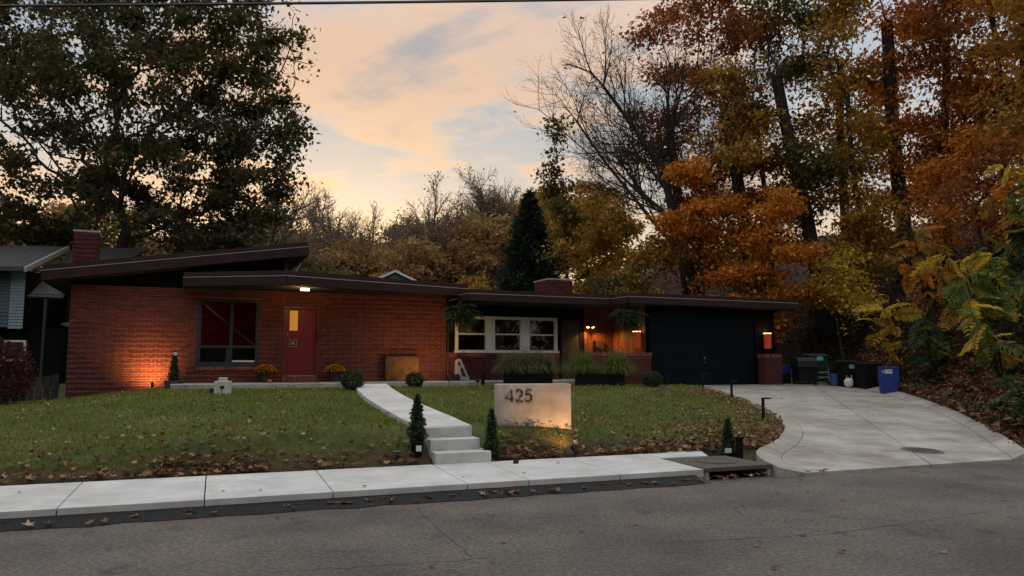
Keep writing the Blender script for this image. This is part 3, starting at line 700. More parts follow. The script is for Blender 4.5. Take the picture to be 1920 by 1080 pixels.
for a, b, c, e in ((14.78, 14.818, 1.04, 3.08), (15.522, 15.56, 1.04, 3.08), (14.818, 15.522, 3.042, 3.08)): box('door_frame', M['black'], pd, a, b, .09, .2, c, e)
box('sill', M['wood'], pd, 14.78, 15.56, -.02, .12, 1.036, 1.056); MB().lathe([(0, 0), (.015, 0), (.03, .03), (.02, .05), (0.001, .052)], 12).build('handle', M['steel'], pd, True, (14.89, .13, 2.0), (R(90), 0, 0))
# board walls of the porch corner
bw = box('board_wall', M['siding'], H, 15.60, 16.84, .085, .099, 1.04, 3.49)
for i in range(8): box('board', M['wood'], bw, 15.66+.145*i, 15.66+.145*i+.133, .066, .084, 1.05, 3.485)
gs = box('garage_side_wall', M['siding'], H, 16.85, 17.0, -2.0, .26, .7, 3.49)
for i in range(13): box('board', M['wood'], gs, 16.832, 16.849, -1.97+.158*i, -1.97+.158*i+.146, 1.04, 3.485)
mb_ = box('mailbox', M['blackpl'], H, 15.99, 16.42, -.06, .06, 2.05, 2.37, .02); box('door_flap', M['wood'], mb_, 16.06, 16.40, -.066, -.061, 2.12, 2.35)
fl = MB().lathe([(0.001, 0), (.06, 0), (.06, .03), (.03, .04), (0.001, .04)], 16).build('flood_light', M['black'], H, True, (15.83, .066, 2.95), (R(90), 0, 0))
for s in (-1, 1):
    hd_ = MB().tube([(15.83, .0, 2.93), (15.83+.08*s, -.06, 2.88)], .018, 8).build('arm', M['black'], fl); hd_.matrix_parent_inverse = fl.matrix_basis.inverted()
    hb = MB().tube([(15.83+.07*s, -.05, 2.91), (15.83+.10*s, -.09, 2.83)], [.03, .05], 12).build('head', M['black'], fl, True); hb.matrix_parent_inverse = fl.matrix_basis.inverted()
    hl = MB().tube([(15.83+.10*s, -.09, 2.832), (15.83+.103*s, -.094, 2.815)], .045, 12).build('bulb', M['lamp'], fl, True); hl.matrix_parent_inverse = fl.matrix_basis.inverted()
lamp('flood_lamp', 'SPOT', (15.74, -.14, 2.80), 45, (1, .47, .14), H, (15.45, .10, 1.2), .04, 110, .9)
lamp('flood_lamp', 'SPOT', (15.95, -.14, 2.80), 75, (1, .47, .14), H, (16.7, -.5, 1.3), .04, 120, .9)
# garage front
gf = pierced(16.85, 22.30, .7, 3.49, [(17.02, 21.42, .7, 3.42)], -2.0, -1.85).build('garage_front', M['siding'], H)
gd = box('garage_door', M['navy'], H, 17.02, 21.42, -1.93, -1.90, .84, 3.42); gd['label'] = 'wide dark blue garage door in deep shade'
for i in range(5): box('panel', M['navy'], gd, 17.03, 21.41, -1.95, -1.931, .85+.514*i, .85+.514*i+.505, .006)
box('handle', M['steel'], gd, 19.2, 19.24, -1.985, -1.951, 1.72, 1.80); box('lock', M['steel'], gd, 19.21, 19.25, -1.97, -1.951, 1.60, 1.63)
box('side_wall', M['siding'], H, 22.15, 22.30, -1.84, 6, .6, 3.49)
def sconce(loc, rz):
    e = MB().box(-.05, .05, -.03, .0, -.02, .22).build('wall_lamp', M['black'], H, loc=loc, rot=(0, 0, rz))
    MB().lathe([(.115, 0), (.125, 0), (.130, .50), (.135, .52), (.118, .52), (.112, .02)], 24, (0, -.16, -.52)).build('shade', M['shade'], e, True)
    MB().lathe([(.112, .0), (.134, .0), (.134, .018), (.112, .018)], 24, (0, -.16, .002)).build('rim', M['lens'], e, True)
    MB().tube([(0, -.16, .02), (0, -.16, .14), (0, -.02, .18)], .008, 6).build('arm', M['black'], e)
    lamp('sconce_lamp', 'POINT', (0, -.16, -.22), 1.6, (1, .36, .12), e, size=.05); return e
sconce((16.83, -1.72, 2.62), R(-90)); sconce((21.83, -2.001, 2.62), 0)
# porch garden wall with its opening, garage pier
lw = MB(); lw.box(14.46, 15.13, -2.30, -2.12, .8, 1.80); lw.box(15.955, 16.82, -2.30, -2.12, .8, 1.80); lw.box(15.13, 15.955, -2.30, -2.12, 1.64, 1.80); lw.box(15.13, 15.955, -2.30, -2.12, .8, 1.22)
lwo = lw.build('garden_wall', M['mortar'], H); lwo['label'] = 'low brick porch wall with a dark opening'
joined_bricks('brick_courses', brick_wall(14.46, 16.82, .93, 1.80, [(15.13, 15.955, 1.20, 1.66)]), -2.265, lwo, M['brick'], .006)
rowlock('cap_bricks', 14.44, 16.84, 1.803, 1.925, -2.10, .25, lwo); box('cap_bed', M['mortar'], lwo, 14.45, 16.83, -2.33, -2.1, 1.80, 1.916)
box('ledge', M['wood'], lwo, 15.0, 15.97, -2.36, -2.301, 1.62, 1.65)
gp = box('brick_pier', M['mortar'], H, 21.44, 22.12, -2.50, -2.085, .7, 1.78)
joined_bricks('brick_courses', brick_wall(21.44, 22.12, .82, 1.78, []), -2.465, gp, M['brick'], .006)
mt = Matrix.Translation((21.44, -2.085, 0)) @ Matrix.Rotation(R(-90), 4, 'Z') @ Matrix.Translation((0, .035, 0))
joined_bricks('brick_courses', brick_wall(0, .415, .82, 1.78, []), 0, gp, M['brick'], .006, mtx=mt)
rowlock('cap_bricks', 21.42, 22.14, 1.783, 1.895, -2.085, .435, gp)
# downspouts, conduit
MB().tube([(10.63, -.03, 3.6), (10.63, -.03, 1.04)], .035, 8).build('downspout', M['black'], H)
MB().tube([(10.63, -.03, 3.6), (10.9, -.4, 3.66)], .03, 8).build('downspout', M['steel'], H)
# bronze box against the wall
bx = tag(empty('metal_box', hw(9.07, -.14, 1.036), HA), 'square bronze metal cover box standing against the brick wall', 'metal box')
box('body', M['black'], bx, -.54, .54, -.10, .06, 0, .76, .006); box('face_panel', M['bronze'], bx, -.50, .52, -.108, -.1015, .03, .735)
box('ledge', M['brick'], bx, -.46, .54, .03, .085, .93, .96)
# ------------------------------------------------------------------ neighbouring houses
NH = tag(empty('neighbour_house', (-16.5, 27.0, -.1), R(12)), 'blue clapboard house with grey shingle roof left of the brick house', 'house')
clap = mat('blue_clapboard', (.045, .075, .095), .6, .12, 4); shing = mat('grey_shingle', (.06, .06, .062), .9, .3, 12, bump=.5, bscale=30)
redb = mat('neighbour_brick', (.20, .07, .045), .9, .25, 14, bump=.3)
def wallboards(name, m, par, x0, x1, y, z0, z1, step=.13):
    b = MB(); z = z0
    while z < z1-.02:
        e = min(z+step, z1); b.add([(x0, y-.022, z), (x1, y-.022, z), (x1, y, e), (x0, y, e), (x0, y, z), (x1, y, z)], [(0,1,2,3),(4,5,1,0)]); z = e
    return b.build(name, m, par)
def slope(name, m, pts, th, parent): MB().add([*pts, *[(x, y, z+th) for x, y, z in pts]], [(3,2,1,0),(4,5,6,7),(0,1,5,4),(1,2,6,5),(2,3,7,6),(3,0,4,7)]).build(name, m, parent)
box('core', M['siding'], NH, -6, -.85, .06, 8, 2.95, 5.0); wallboards('clapboard', clap, NH, -6, -1.35, .05, 2.95, 4.95)
wallboards('clapboard', mat('lit_clapboard_tint', (.16, .22, .25), .6, .12, 4), NH, -1.33, -.86, .03, 2.9, 4.95, .11)  # lit side wall painted as a paler strip of the blue clapboard
box('lower_wall', M['siding'], NH, -6, .25, .5, 8, 0, 2.95); wallboards('clapboard', clap, NH, -6, -1.9, .48, .3, 2.2)
slope('roof', shing, [(-6.3,-.55,4.95),(-.72,-.55,4.95),(-.72,3.4,6.25),(-6.3,3.4,6.25)], .10, NH)
slope('barge_board', mat('dull_white_board', (.30, .30, .29), .7), [(-.71,-.58,4.86),(-.62,-.58,4.86),(-.62,3.4,6.20),(-.71,3.4,6.20)], .17, NH)
slope('gutter', M['pot'], [(-6.3,-.66,4.88),(-.72,-.66,4.88),(-.72,-.56,4.88),(-6.3,-.56,4.88)], .09, NH)
slope('roof', shing, [(-.62,-.1,4.05),(.42,-.1,4.05),(2.2,4,6.35),(-.62,4,6.35)], .10, NH)
MB().tube([(-.68,-.14,4.04),(.45,-.14,4.02)], .06, 6).build('gutter', M['pot'], NH); MB().tube([(-.12,-.1,4.0),(-.2,.1,.3)], .05, 6).build('downspout', M['pot'], NH)
nw = box('window', M['white'], NH, -1.55, -.85, .35, .47, 1.75, 2.5); box('pane', M['black'], nw, -1.48, -.92, .33, .345, 1.82, 2.43)
box('brick_wall', redb, NH, -1.2, .8, 4.1, 8, 0, 5.0); nw = box('window', M['white'], NH, -.05, .3, 4.0, 4.09, 3.2, 4.4); box('pane', M['black'], nw, .0, .25, 3.98, 3.995, 3.26, 4.34)
slope('porch_roof', M['white'], [(-.5,2.6,3.15),(.7,2.6,2.85),(.7,4.0,2.95),(-.5,4.0,3.25)], .09, NH)
GH = tag(empty('gabled_house', (-6.2, 40, .45), R(8)), 'pale green gabled house behind the flat roof', 'house'); GH.scale = (.58, .58, .58)
gg = mat('green_siding', (.10, .17, .13), .7, .1, 3)
MB().add([(-4,0,0),(4,0,0),(4,0,8.2),(0,0,10.1),(-4,0,8.2),(-4,9,0),(4,9,0),(4,9,8.2),(0,9,10.1),(-4,9,8.2)], [(0,1,2,3,4),(9,8,7,6,5),(0,4,9,5),(1,6,7,2)]).build('wall', gg, GH)
for s in (-1, 1): MB().add([(0,-.4,10.2),(4.6*s,-.4,8.02),(4.6*s,9.4,8.02),(0,9.4,10.2),(0,-.4,10.42),(4.6*s,-.4,8.24),(4.6*s,9.4,8.24),(0,9.4,10.42)], [(0,1,2,3),(7,6,5,4),(0,4,5,1),(1,5,6,2),(3,2,6,7)]).build('roof', M['white'], GH)
vt = box('vent', M['white'], GH, -.5, .5, -.06, -.01, 8.5, 9.4); [box('slat', gg, vt, -.42, .42, -.09, -.061, 8.56+.16*i, 8.66+.16*i) for i in range(5)]
# board fence and red shrub at the left edge
fe = tag(empty('board_fence', (-13.6, 20.2, .0), R(16)), 'dark weathered board fence at the left corner of the house', 'fence')
fw = mat('weathered_board', (.05, .042, .035), .9, .3, 10, rnd=.3)
for i in range(26): box('board', fw, fe, -3.5+.19*i, -3.5+.19*i+.17, 0, .025, -.2, 1.25+.04*math.sin(i*1.3))
for z in (.3, .95): box('rail', fw, fe, -3.5, 1.43, .026, .08, z, z+.09)
# ------------------------------------------------------------------ trees
def grow(base_pts, attr, step, infl, kill, iters, seed, wob=.25, up=.05):
    rng = np.random.default_rng(seed); P = [np.array(p, float) for p in base_pts]; par = [-1] + list(range(len(P)-1))
    A = np.array(attr, float); dmin = np.full(len(A), 1e9); near = np.zeros(len(A), int)
    def upd(i0):
        nonlocal dmin, near
        Q = np.array(P[i0:]); D = np.linalg.norm(A[:, None, :]-Q[None], axis=2); j = D.argmin(1); d = D[np.arange(len(A)), j]
        b = d < dmin; dmin = np.where(b, d, dmin); near = np.where(b, j+i0, near)
    upd(0)
    for _ in range(iters):
        act = dmin < infl
        if not act.any():
            act = dmin < dmin.min()+.5
        D = A[act]-np.array(P)[near[act]]; D /= np.linalg.norm(D, axis=1, keepdims=True)+1e-9
        acc = {}
        for k, d in zip(near[act], D): acc[k] = acc.get(k, 0) + d
        i0 = len(P)
        for k, d in acc.items():
            d = d/(np.linalg.norm(d)+1e-9) + rng.normal(0, wob, 3) + (0, 0, up); d /= np.linalg.norm(d)
            P.append(P[k] + d*step); par.append(k)
        upd(i0); keep = dmin > kill; A, dmin, near = A[keep], dmin[keep], near[keep]
        if len(A) < 8 or len(P) > 5000: break
    P = np.array(P); par = np.array(par); return P, par
def radii(P, par, tip, e=2.3):
    r = np.zeros(len(P)); acc = np.zeros(len(P))
    for i in range(len(P)-1, -1, -1):
        r[i] = max(tip, acc[i]**(1/e)) if acc[i] > 0 else tip
        if par[i] >= 0: acc[par[i]] += r[i]**e
    return r
def limbs(P, par, r, k=6):
    i = np.arange(1, len(P)); a = P[par[i]]; b = P[i]; rb = r[i]; ra = np.minimum(r[par[i]], rb*1.35)
    d = b-a; L = np.linalg.norm(d, axis=1, keepdims=True); d = d/(L+1e-9); a = a - d*(ra[:, None]*.35)
    ref = np.where(np.abs(d[:, 2:3]) < .9, np.array([[0, 0, 1.]]), np.array([[1., 0, 0]])); x = np.cross(d, ref); x /= np.linalg.norm(x, axis=1, keepdims=True); y = np.cross(d, x)
    V = []; F = []; off = 0
    for sel, kk in ((rb > .07, 9), (rb <= .07, 4)):
        if not sel.any(): continue
        t = np.arange(kk)*2*np.pi/kk; ring = np.cos(t)[None, :, None]*x[sel][:, None] + np.sin(t)[None, :, None]*y[sel][:, None]
        va = a[sel][:, None]+ring*ra[sel][:, None, None]; vb = b[sel][:, None]+ring*rb[sel][:, None, None]
        v = np.concatenate([va, vb], 1); n = len(v); V.append(v.reshape(-1, 3))
        j = np.arange(kk); q = np.stack([j, (j+1) % kk, kk+(j+1) % kk, kk+j], 1)
        F.append((q[None]+(np.arange(n)*2*kk)[:, None, None]).reshape(-1, 4)+off); off += v.shape[0]*v.shape[1]
    return np.concatenate(V), [np.concatenate(F)]
def blobs(lst, n, seed, shell=.0):
    """random points in a union of ellipsoids (cx,cy,cz,rx,ry,rz)"""
    rng = np.random.default_rng(seed); vol = np.array([b[3]*b[4]*b[5] for b in lst]); k = rng.choice(len(lst), n, p=vol/vol.sum()); B = np.array(lst)[k]
    d = rng.normal(size=(n, 3)); d /= np.linalg.norm(d, axis=1, keepdims=True); q = rng.uniform(shell, 1, (n, 1))**(1/3)
    return B[:, :3] + d*q*B[:, 3:]
def tree(name, label, base, trunk, crown, nattr, step, leafmat, nleaf, lsize, seed, tip=.012, bark=None, spread=.30, group=None, kill=None, bare=0., e=2.3, thr=.03, wob=.25, cat='tree', tr=0.):
    t = tag(empty(name, base), label, cat, group)
    A = blobs(crown, nattr, seed, .15); P, par = grow(trunk, A, step, step*6, (kill or step*1.6), 120, seed, wob)
    r = radii(P, par, tip, e)
    if tr: k = len(trunk); r[:k] = np.maximum(r[:k], np.linspace(tr, tr*.72, k))
    v, f = limbs(P, par, r)
    link('trunk', np_mesh('trunk', v, f, True), bark or M['bark'], t)
    rng = np.random.default_rng(seed+1); tips = np.where(r < thr)[0]
    if bare: tips = tips[P[tips, 2] < np.quantile(P[tips, 2], 1-bare)] if bare < 1 else tips[:0]
    if nleaf and len(tips):
        # leaf clumps: some tips carry many leaves, some few
        wgt = rng.gamma(.55, 1, len(tips)); k = rng.choice(tips, nleaf, p=wgt/wgt.sum())
        pos = P[k] + rng.normal(0, spread, (nleaf, 3))*(1, 1, .55)
        V, F = scatter(LEAF_V, LEAF_F, pos, rots(nleaf, .9, rng), lsize*rng.choice([.55, .8, 1.0, 1.25, 1.5], nleaf)*rng.uniform(.85, 1.15, nleaf))
        link('crown', np_mesh('crown', V, F), leafmat, t)
    return t
def branching(seed, L0, lean, lvls=4, spread=38, up=.05):
    r = random.Random(seed); P = [Vector((0, 0, 0))]; par = [-1]
    def go(i, d, L, lv):
        n = max(3, int(7 - lv)); 
        for k in range(n):
            d = (d + Vector((r.gauss(0, .07), r.gauss(0, .07), r.gauss(0, .05)+up*(1 if lv else .3)))).normalized(); P.append(P[i] + d*(L/n)); par.append(i); i = len(P)-1
            if lv < lvls and k >= (2 if lv == 0 else 0):
                for q in range(2 if lv == 0 or (lv < 3 and r.random() < .6) else 1):
                    ax = d.orthogonal().normalized(); ax.rotate(Matrix.Rotation(r.uniform(0, 6.283), 3, d)); c = d.copy(); c.rotate(Matrix.Rotation(R(r.gauss(spread, 8)), 3, ax))
                    go(i, c.normalized(), L*(.72 if lv == 0 else .56)*r.uniform(.7, 1.1)*(1.15-.5*k/n), lv+1)
    go(0, Vector((lean, 0, 1)).normalized(), L0, 0); return np.array([tuple(p) for p in P]), np.array(par)
def twig_tree(name, label, base, L0, lean, seed, tip, leafm=None, nleaf=0, ls=.2, bark=None, group=None, e=2.25, lvls=4):
    t = tag(empty(name, base), label, 'tree', group); P, par = branching(seed, L0, lean, lvls); r = radii(P, par, tip, e); v, f = limbs(P, par, r); link('trunk', np_mesh('trunk', v, f, True), bark or M['bark'], t)
    if nleaf:
        rg = np.random.default_rng(seed); tips = np.where(r < tip*1.6)[0]; k = rg.choice(tips, nleaf); V, F = scatter(LEAF_V, LEAF_F, P[k]+rg.normal(0, .12, (nleaf, 3)), rots(nleaf, .9, rg), ls*rg.uniform(.6, 1.3, nleaf)); link('crown', np_mesh('crown', V, F), leafm, t)
    return t
def gz(x, y): return float(ground(np.array([x]), np.array([y]))[0])
# big shade tree behind the left wing
b = (-16.6, 31.5, gz(-16.6, 31.5)-.1)
tree('shade_tree', 'tall spreading dark oak behind the chimney of the brick house', b, [(0,0,0),(0,0,1.2),(.05,0,2.4),(.0,.1,3.6),(.1,.1,4.6)],
     [(-3.5,0,9,4.0,3.5,3.6),(2.6,-.5,8.6,4.6,3.6,3.2),(6.0,0,9.8,2.4,2.4,3.8),(.5,0,13.5,5.6,4,4.2),(-3.5,.5,14.5,3.8,3.4,3.6),(4.5,0,14.6,3.8,3.4,3.2),(-6.5,0,12,2.6,2.6,3.2),(-2,-2,11,3,2,3),(2.5,-2,11.5,3,2,3),(4.4,-1.5,6.3,3.6,2.0,1.2),(-5.6,-1,6.4,2.6,2.0,1.3)],
     3000, .5, M['f_oak'], 62000, .22, 11, tip=.016, spread=.33, e=2.05, tr=.50)
# bare grey-white tree behind it
twig_tree('bare_tree', 'thin pale nearly bare tree right of the dark oak', (-14.2, 44, .8), 7.5, .12, 12, .008, M['f_brown'], 2200, .17, M['barkp'])
for i, (x, y, h, lab) in enumerate([(-12.4, 58, 8.6, 'thin bare tree left of centre above the green gable'), (-4.0, 60, 7.6, 'thin bare tree with pale trunk beside the evergreen'), (-8.8, 59, 8.8, 'sparse bare tree directly right of the green gable'), (-1.2, 62, 8.0, 'sparse tree with few rusty leaves left of the evergreen tip')]):
    twig_tree('bare_tree', lab, (x, y, gz(x, y)), h, .03*(i-1), 30+i, .009, M['f_brown'], 1900, .20, M['barkp'])
# rounded brown trees in the middle distance
proto = []
for k, fm in enumerate(('f_brown', 'f_olive', 'f_gold')):
    t = tree('round_tree', 'x', (0, 0, -200), [(0,0,0),(0,0,1.4),(0,0,2.6)], [(0,0,5.0,3.6,3.4,2.6),(1.2,0,7.2,2.8,2.6,2.4),(-1.6,0,6.2,2.6,2.6,2.2)], 900, .6, M[fm], 15000, .24, 50+k, tip=.02, spread=.42); proto.append(t)
spots = [(-30,52,1.25,1),(-24,56,1.15,0),(-20.5,50,.92,1),(-16.6,46,.82,2),(-12.0,44.5,.72,1),(-18,62,1.25,0),(-13.5,58,1.10,0),(-9.6,57,1.02,0),(-6.4,55,.98,0),(-3.0,57,1.02,0),(-.2,60,1.05,0),(2.6,62,1.1,2),(-22,70,1.5,1),(-7.6,48,.66,0),(-2.6,47,.64,2),(-36,60,1.5,0),(5.0,50,.95,2),(-30,40,.9,2),(-5,72,1.25,0),(-11,74,1.3,0)]
order = ['first','second','third','fourth','fifth','sixth','seventh','eighth','ninth','tenth','eleventh','twelfth','thirteenth','fourteenth','fifteenth','sixteenth','seventeenth','eighteenth','nineteenth','twentieth']
rank = sorted(range(len(spots)), key=lambda i: spots[i][0]/spots[i][1])
first = [True]*3
for n_, i in enumerate(rank):
    x, y, s, k = spots[i]
    o = proto[k] if first[k] else copy_tree(proto[k]); first[k] = False
    o.location = (x, y, gz(x, y)-.2); o.scale = (s*1.08, s*1.08, s*1.05); o.rotation_euler = (0, 0, 1.3*i)
    tag(o, '%s autumn tree behind the roofs, %s from the left of the row' % (('rounded brown', 'olive green', 'golden brown')[k], order[n_]), 'tree', 'rounded autumn trees behind the house')
# evergreen
ev = tag(empty('evergreen_tree', (1.0, 42.5, .8)), 'dark green conical evergreen behind the garage roof', 'tree')
rng = np.random.default_rng(5); n = 30000
hh = rng.uniform(0, 1, n)**1.25; rad = (1-hh)**.72*2.75*(1+.10*np.sin(hh*40)) * (1 + .13*np.sin(rng.integers(0, 9, n)*.7*2)); an = rng.uniform(0, 2*np.pi, n); lob = 1+.16*np.sin(an*5+hh*23)+.09*np.sin(an*11-hh*41)
rr_ = rad*lob*rng.uniform(.62, 1.0, n)
pos = np.stack([rr_*np.cos(an), rr_*np.sin(an), .4+hh*9.9 + rng.normal(0, .12, n)], 1)
V, F = scatter([(0,0,0),(.16,.4,.03),(0,1,-.25),(-.16,.4,.03)], [(0,1,2,3)], pos, rots(n, .7, rng), .30*rng.uniform(.6, 1.3, n))
link('crown', np_mesh('crown', V, F), M['f_conifer'], ev); MB().tube([(0,0,0),(0,0,9.5)], [.2, .03], 8).build('trunk', M['bark'], ev)
# woodland on the hill
def hz_(x, y): return gz(x, y)-.15
def layers(h0, h1, w, n, seed, L=0., z0=0.):
    """flat sprays of foliage stacked up the stem"""
    r = random.Random(seed); out = []
    for k in range(n):
        q = k/max(1, n-1); a = r.uniform(0, 6.28); o = w*r.uniform(.25, .8)*(1-.35*q); out.append((L*(h0+(h1-h0)*q)/h1+o*math.cos(a), o*math.sin(a), h0+(h1-h0)*q+r.gauss(0, .3), w*r.uniform(.42, .7), w*r.uniform(.4, .65), r.uniform(.35, .8)))
    return out
twig_tree('hill_tree', 'tall bare-limbed tree leaning left over the garage roof', (9.6, 34.6, gz(9.6, 34.6)-.15), 11.3, -.21, 71, .0038, M['f_rust'], 500, .2, M['bark'], 'trees on the hillside', 2.12, 5)
WOOD = [
 ('rust-leaved oak with twin stems behind the bare-limbed tree', 9.6, 40.5, 19.0, -1.0, 'rust', 13000, .28, .30),
 ('tall dark trunk with rusty crown, first right of the orange maple', 12.4, 36.8, 19.0, -1.8, 'rust', 12000, .28, .28),
 ('thick leaning trunk with olive crown in middle of the hill', 14.7, 35.4, 19.0, -1.9, 'olive', 12000, .28, .36),
 ('straight trunk with orange-gold crown at hill crest', 16.6, 37.5, 18.0, .2, 'gold', 12000, .28, .24),
 ('heavy dark straight trunk with rusty gold crown near hill top', 18.6, 35.5, 19.0, -.4, 'orange', 12000, .28, .38),
 ('slim trunk with coppery crown right of the heavy trunk', 20.8, 36, 18.0, .6, 'gold', 13000, .28, .24),
 ('orange-brown tree at far right of the hill', 23.2, 33.5, 17.5, .3, 'rust', 14000, .28, .26),
 ('olive-brown tree filling the upper right corner', 19.6, 27.0, 14.0, .2, 'gold', 9000, .26, .18),
 ('slender dark pole tree between orange maple and leaning trunk', 13.4, 38.5, 17.0, -.6, 'orange', 6500, .27, .15),
 ('slender dark pole tree left of the heavy trunk', 16.0, 34.0, 16.0, -.5, 'gold', 6000, .27, .15),
 ('slender pole tree with rusty sprays right of the heavy trunk', 19.4, 33.6, 15.0, .5, 'rust', 6500, .27, .14),
 ('slender leaning pole tree with golden sprays above the roof end', 11.4, 34.6, 15.0, -1.2, 'gold', 6000, .27, .14),
 ('slender pole tree with orange sprays near the right edge', 21.0, 31.5, 15.0, -.2, 'orange', 7500, .27, .15),
 ('thin rusty pole tree at the right edge', 21.8, 29.3, 14.0, .4, 'rust', 7500, .26, .14)]
for i, (lab, x, y, h, lean, c, nl, ls, trr) in enumerate(WOOD):
    tr = [(0,0,0)] + [(lean*(q/7)**1.1, .15*math.sin(q+i), h*.66*q/7) for q in range(1, 8)]
    cr = layers(h*.24, h*.97, 2.9 if i < 8 else 2.0, 15 if i < 8 else 11, 300+i, lean*1.3)
    tree('hill_tree', lab, (x, y, gz(x, y)-.15), tr, cr, 900, .45, M['f_'+c], int(nl*.92), ls*.76, 70+i, tip=.011, spread=.46, e=2.1, tr=trr, wob=.15, group='trees on the hillside')
UND = [('bright orange maple glowing behind the garage roof', 8.7, 33.5, 10.0, 'orange', 9500, 2.2, .24), ('orange sapling right of the bright maple', 11.2, 32.5, 8.0, 'orange', 5000, 1.9, .23),
       ('olive-gold leaning tree above the brick chimney', 3.9, 35.5, 8.0, 'gold', 6500, 2.0, .24), ('tall sparse rust tree above the olive-gold one', 3.0, 38.5, 13.2, 'olive', 3800, 1.5, .26), ('yellow-green shrubby tree between evergreen and maple', 6.0, 33.8, 6.0, 'gold', 6000, 2.0, .22),
       ('green-gold bush behind the chimney on the flat roof', 4.6, 33.0, 4.4, 'olive', 5500, 1.8, .20),
       ('copper undergrowth tree at the crest', 15.6, 33.0, 5.5, 'gold', 3200, 2.1, .22), ('dull gold undergrowth tree right of the crest', 18.4, 31.0, 5.5, 'orange', 3200, 2.2, .22), ('rusty undergrowth tree high at right', 17.2, 27.0, 5.0, 'rust', 2600, 2.0, .20), ('yellow-leaved sapling on the crest above the roof end', 14.0, 32.0, 4.6, 'yellow', 2200, 1.6, .20)]
for i, (lab, x, y, h, c, nl, w_, ls) in enumerate(UND):
    tree('understorey_tree', lab, (x, y, gz(x, y)-.15), [(0,0,0)]+[(-.05*q, .03*q, h*.11*q) for q in range(1, 7)], layers(h*(.30 if h > 6.5 or x < 7 else .5), h, w_, 10, 400+i, -.2), 520, .32, M['f_'+c], int(nl*1.4), ls*.78, 120+i, tip=.008, spread=.32, wob=.15, tr=.06+.004*h, group='small trees on the hillside')

# unseen trees across the street, added to shade the house front and darken reflections
for i, (x, y, s_, k) in enumerate([(-36,-12,2.2,1),(-26,-17,2.4,0),(-17,-12,2.1,1),(-8,-16,2.3,0),(1,-13,2.1,2),(9,-16,2.3,1),(18,-12,2.1,0),(27,-17,2.4,1),(37,-12,2.2,0)]):
    o = copy_tree(proto[k]); o.location = (x, y, -4.5); o.scale = (s_*1.1, s_, s_); o.rotation_euler = (0, 0, i*2.1); tag(o, 'unseen autumn tree over the street, added to shade the house front', 'tree', 'added unseen trees across the street')

XH = tag(empty('unseen_house', (9.5, -13.5, 0), R(180)), 'plain house across the street, added out of view to darken window reflections', 'house')  # house added behind the camera so the left window mirrors something dark
box('wall', mat('tan_siding', (.12, .10, .08), .8), XH, -8, 8, 0, 8, 0, 5.2)
slope('roof', shing, [(-8.6,-.6,5.2),(8.6,-.6,5.2),(8.6,4,8.2),(-8.6,4,8.2)], .15, XH); slope('roof', shing, [(-8.6,4,8.2),(8.6,4,8.2),(8.6,8.6,5.2),(-8.6,8.6,5.2)], .15, XH)
for x in (-5.5, -2, 3, 6):
    nw = box('window', M['white'], XH, x-.6, x+.6, -.05, -.005, 1.4, 2.9); box('pane', M['black'], nw, x-.5, x+.5, -.06, -.051, 1.5, 2.8)
# ------------------------------------------------------------------ hillside cover (nobody could count it)
rng = np.random.default_rng(21)
def hill_points(n, seed, xr=(2, 34), yr=(13.5, 42), dmax=16):
    r = np.random.default_rng(seed); X = r.uniform(*xr, n*4); Y = r.uniform(*yr, n*4); d = hill_d(X, Y); nr = (poly_d(DR, X, Y) < 1.5) & ~poly_in(DRIVE, X, Y) & (X > 8.3) & (Y > 13.2); k = np.where(((d > .02) & (d < dmax)) | nr)[0][:n]; return X[k], Y[k], d[k]
X, Y, d = hill_points(52000, 1, (-2, 40), (13.2, 52), 24); X2, Y2, d2 = hill_points(42000, 6, (8.3, 18), (13.2, 32), 6); X, Y = np.concatenate([X, X2]), np.concatenate([Y, Y2])
pos = np.stack([X, Y, ground(X, Y)+.02+rng.uniform(0, .05, len(X))], 1)
V, F = scatter(LEAF_V, LEAF_F, pos, rots(len(X), .55, rng), .17*rng.uniform(.6, 1.3, len(X)))
o = kind(link('leaf_litter', np_mesh('leaf_litter', V, F), M['f_bank']), 'stuff'); o['label'] = 'brown leaf litter covering the wooded bank'; o['category'] = 'leaf litter'
X, Y, d = hill_points(90000, 2)
ivy = (vnoise(X, Y, .55, 9) + .45*vnoise(X, Y, 1.7, 4) + np.where((X > 14) & (Y < 31), .35, -.1) > .12); X, Y, d = X[ivy], Y[ivy], d[ivy]; n = len(X)
pos = np.stack([X, Y, ground(X, Y)+.04+rng.uniform(0, .16, n)], 1)
V, F = scatter([(0,0,0),(.42,.25,.05),(.2,.6,0),(0,1,-.1),(-.2,.6,0),(-.42,.25,.05)], LEAF_F, pos, rots(n, .6, rng), .14*rng.uniform(.6, 1.3, n))
o = kind(link('ivy', np_mesh('ivy', V, F), M['f_ivy']), 'stuff'); o['label'] = 'dark green ivy creeping over the bank'; o['category'] = 'ivy'
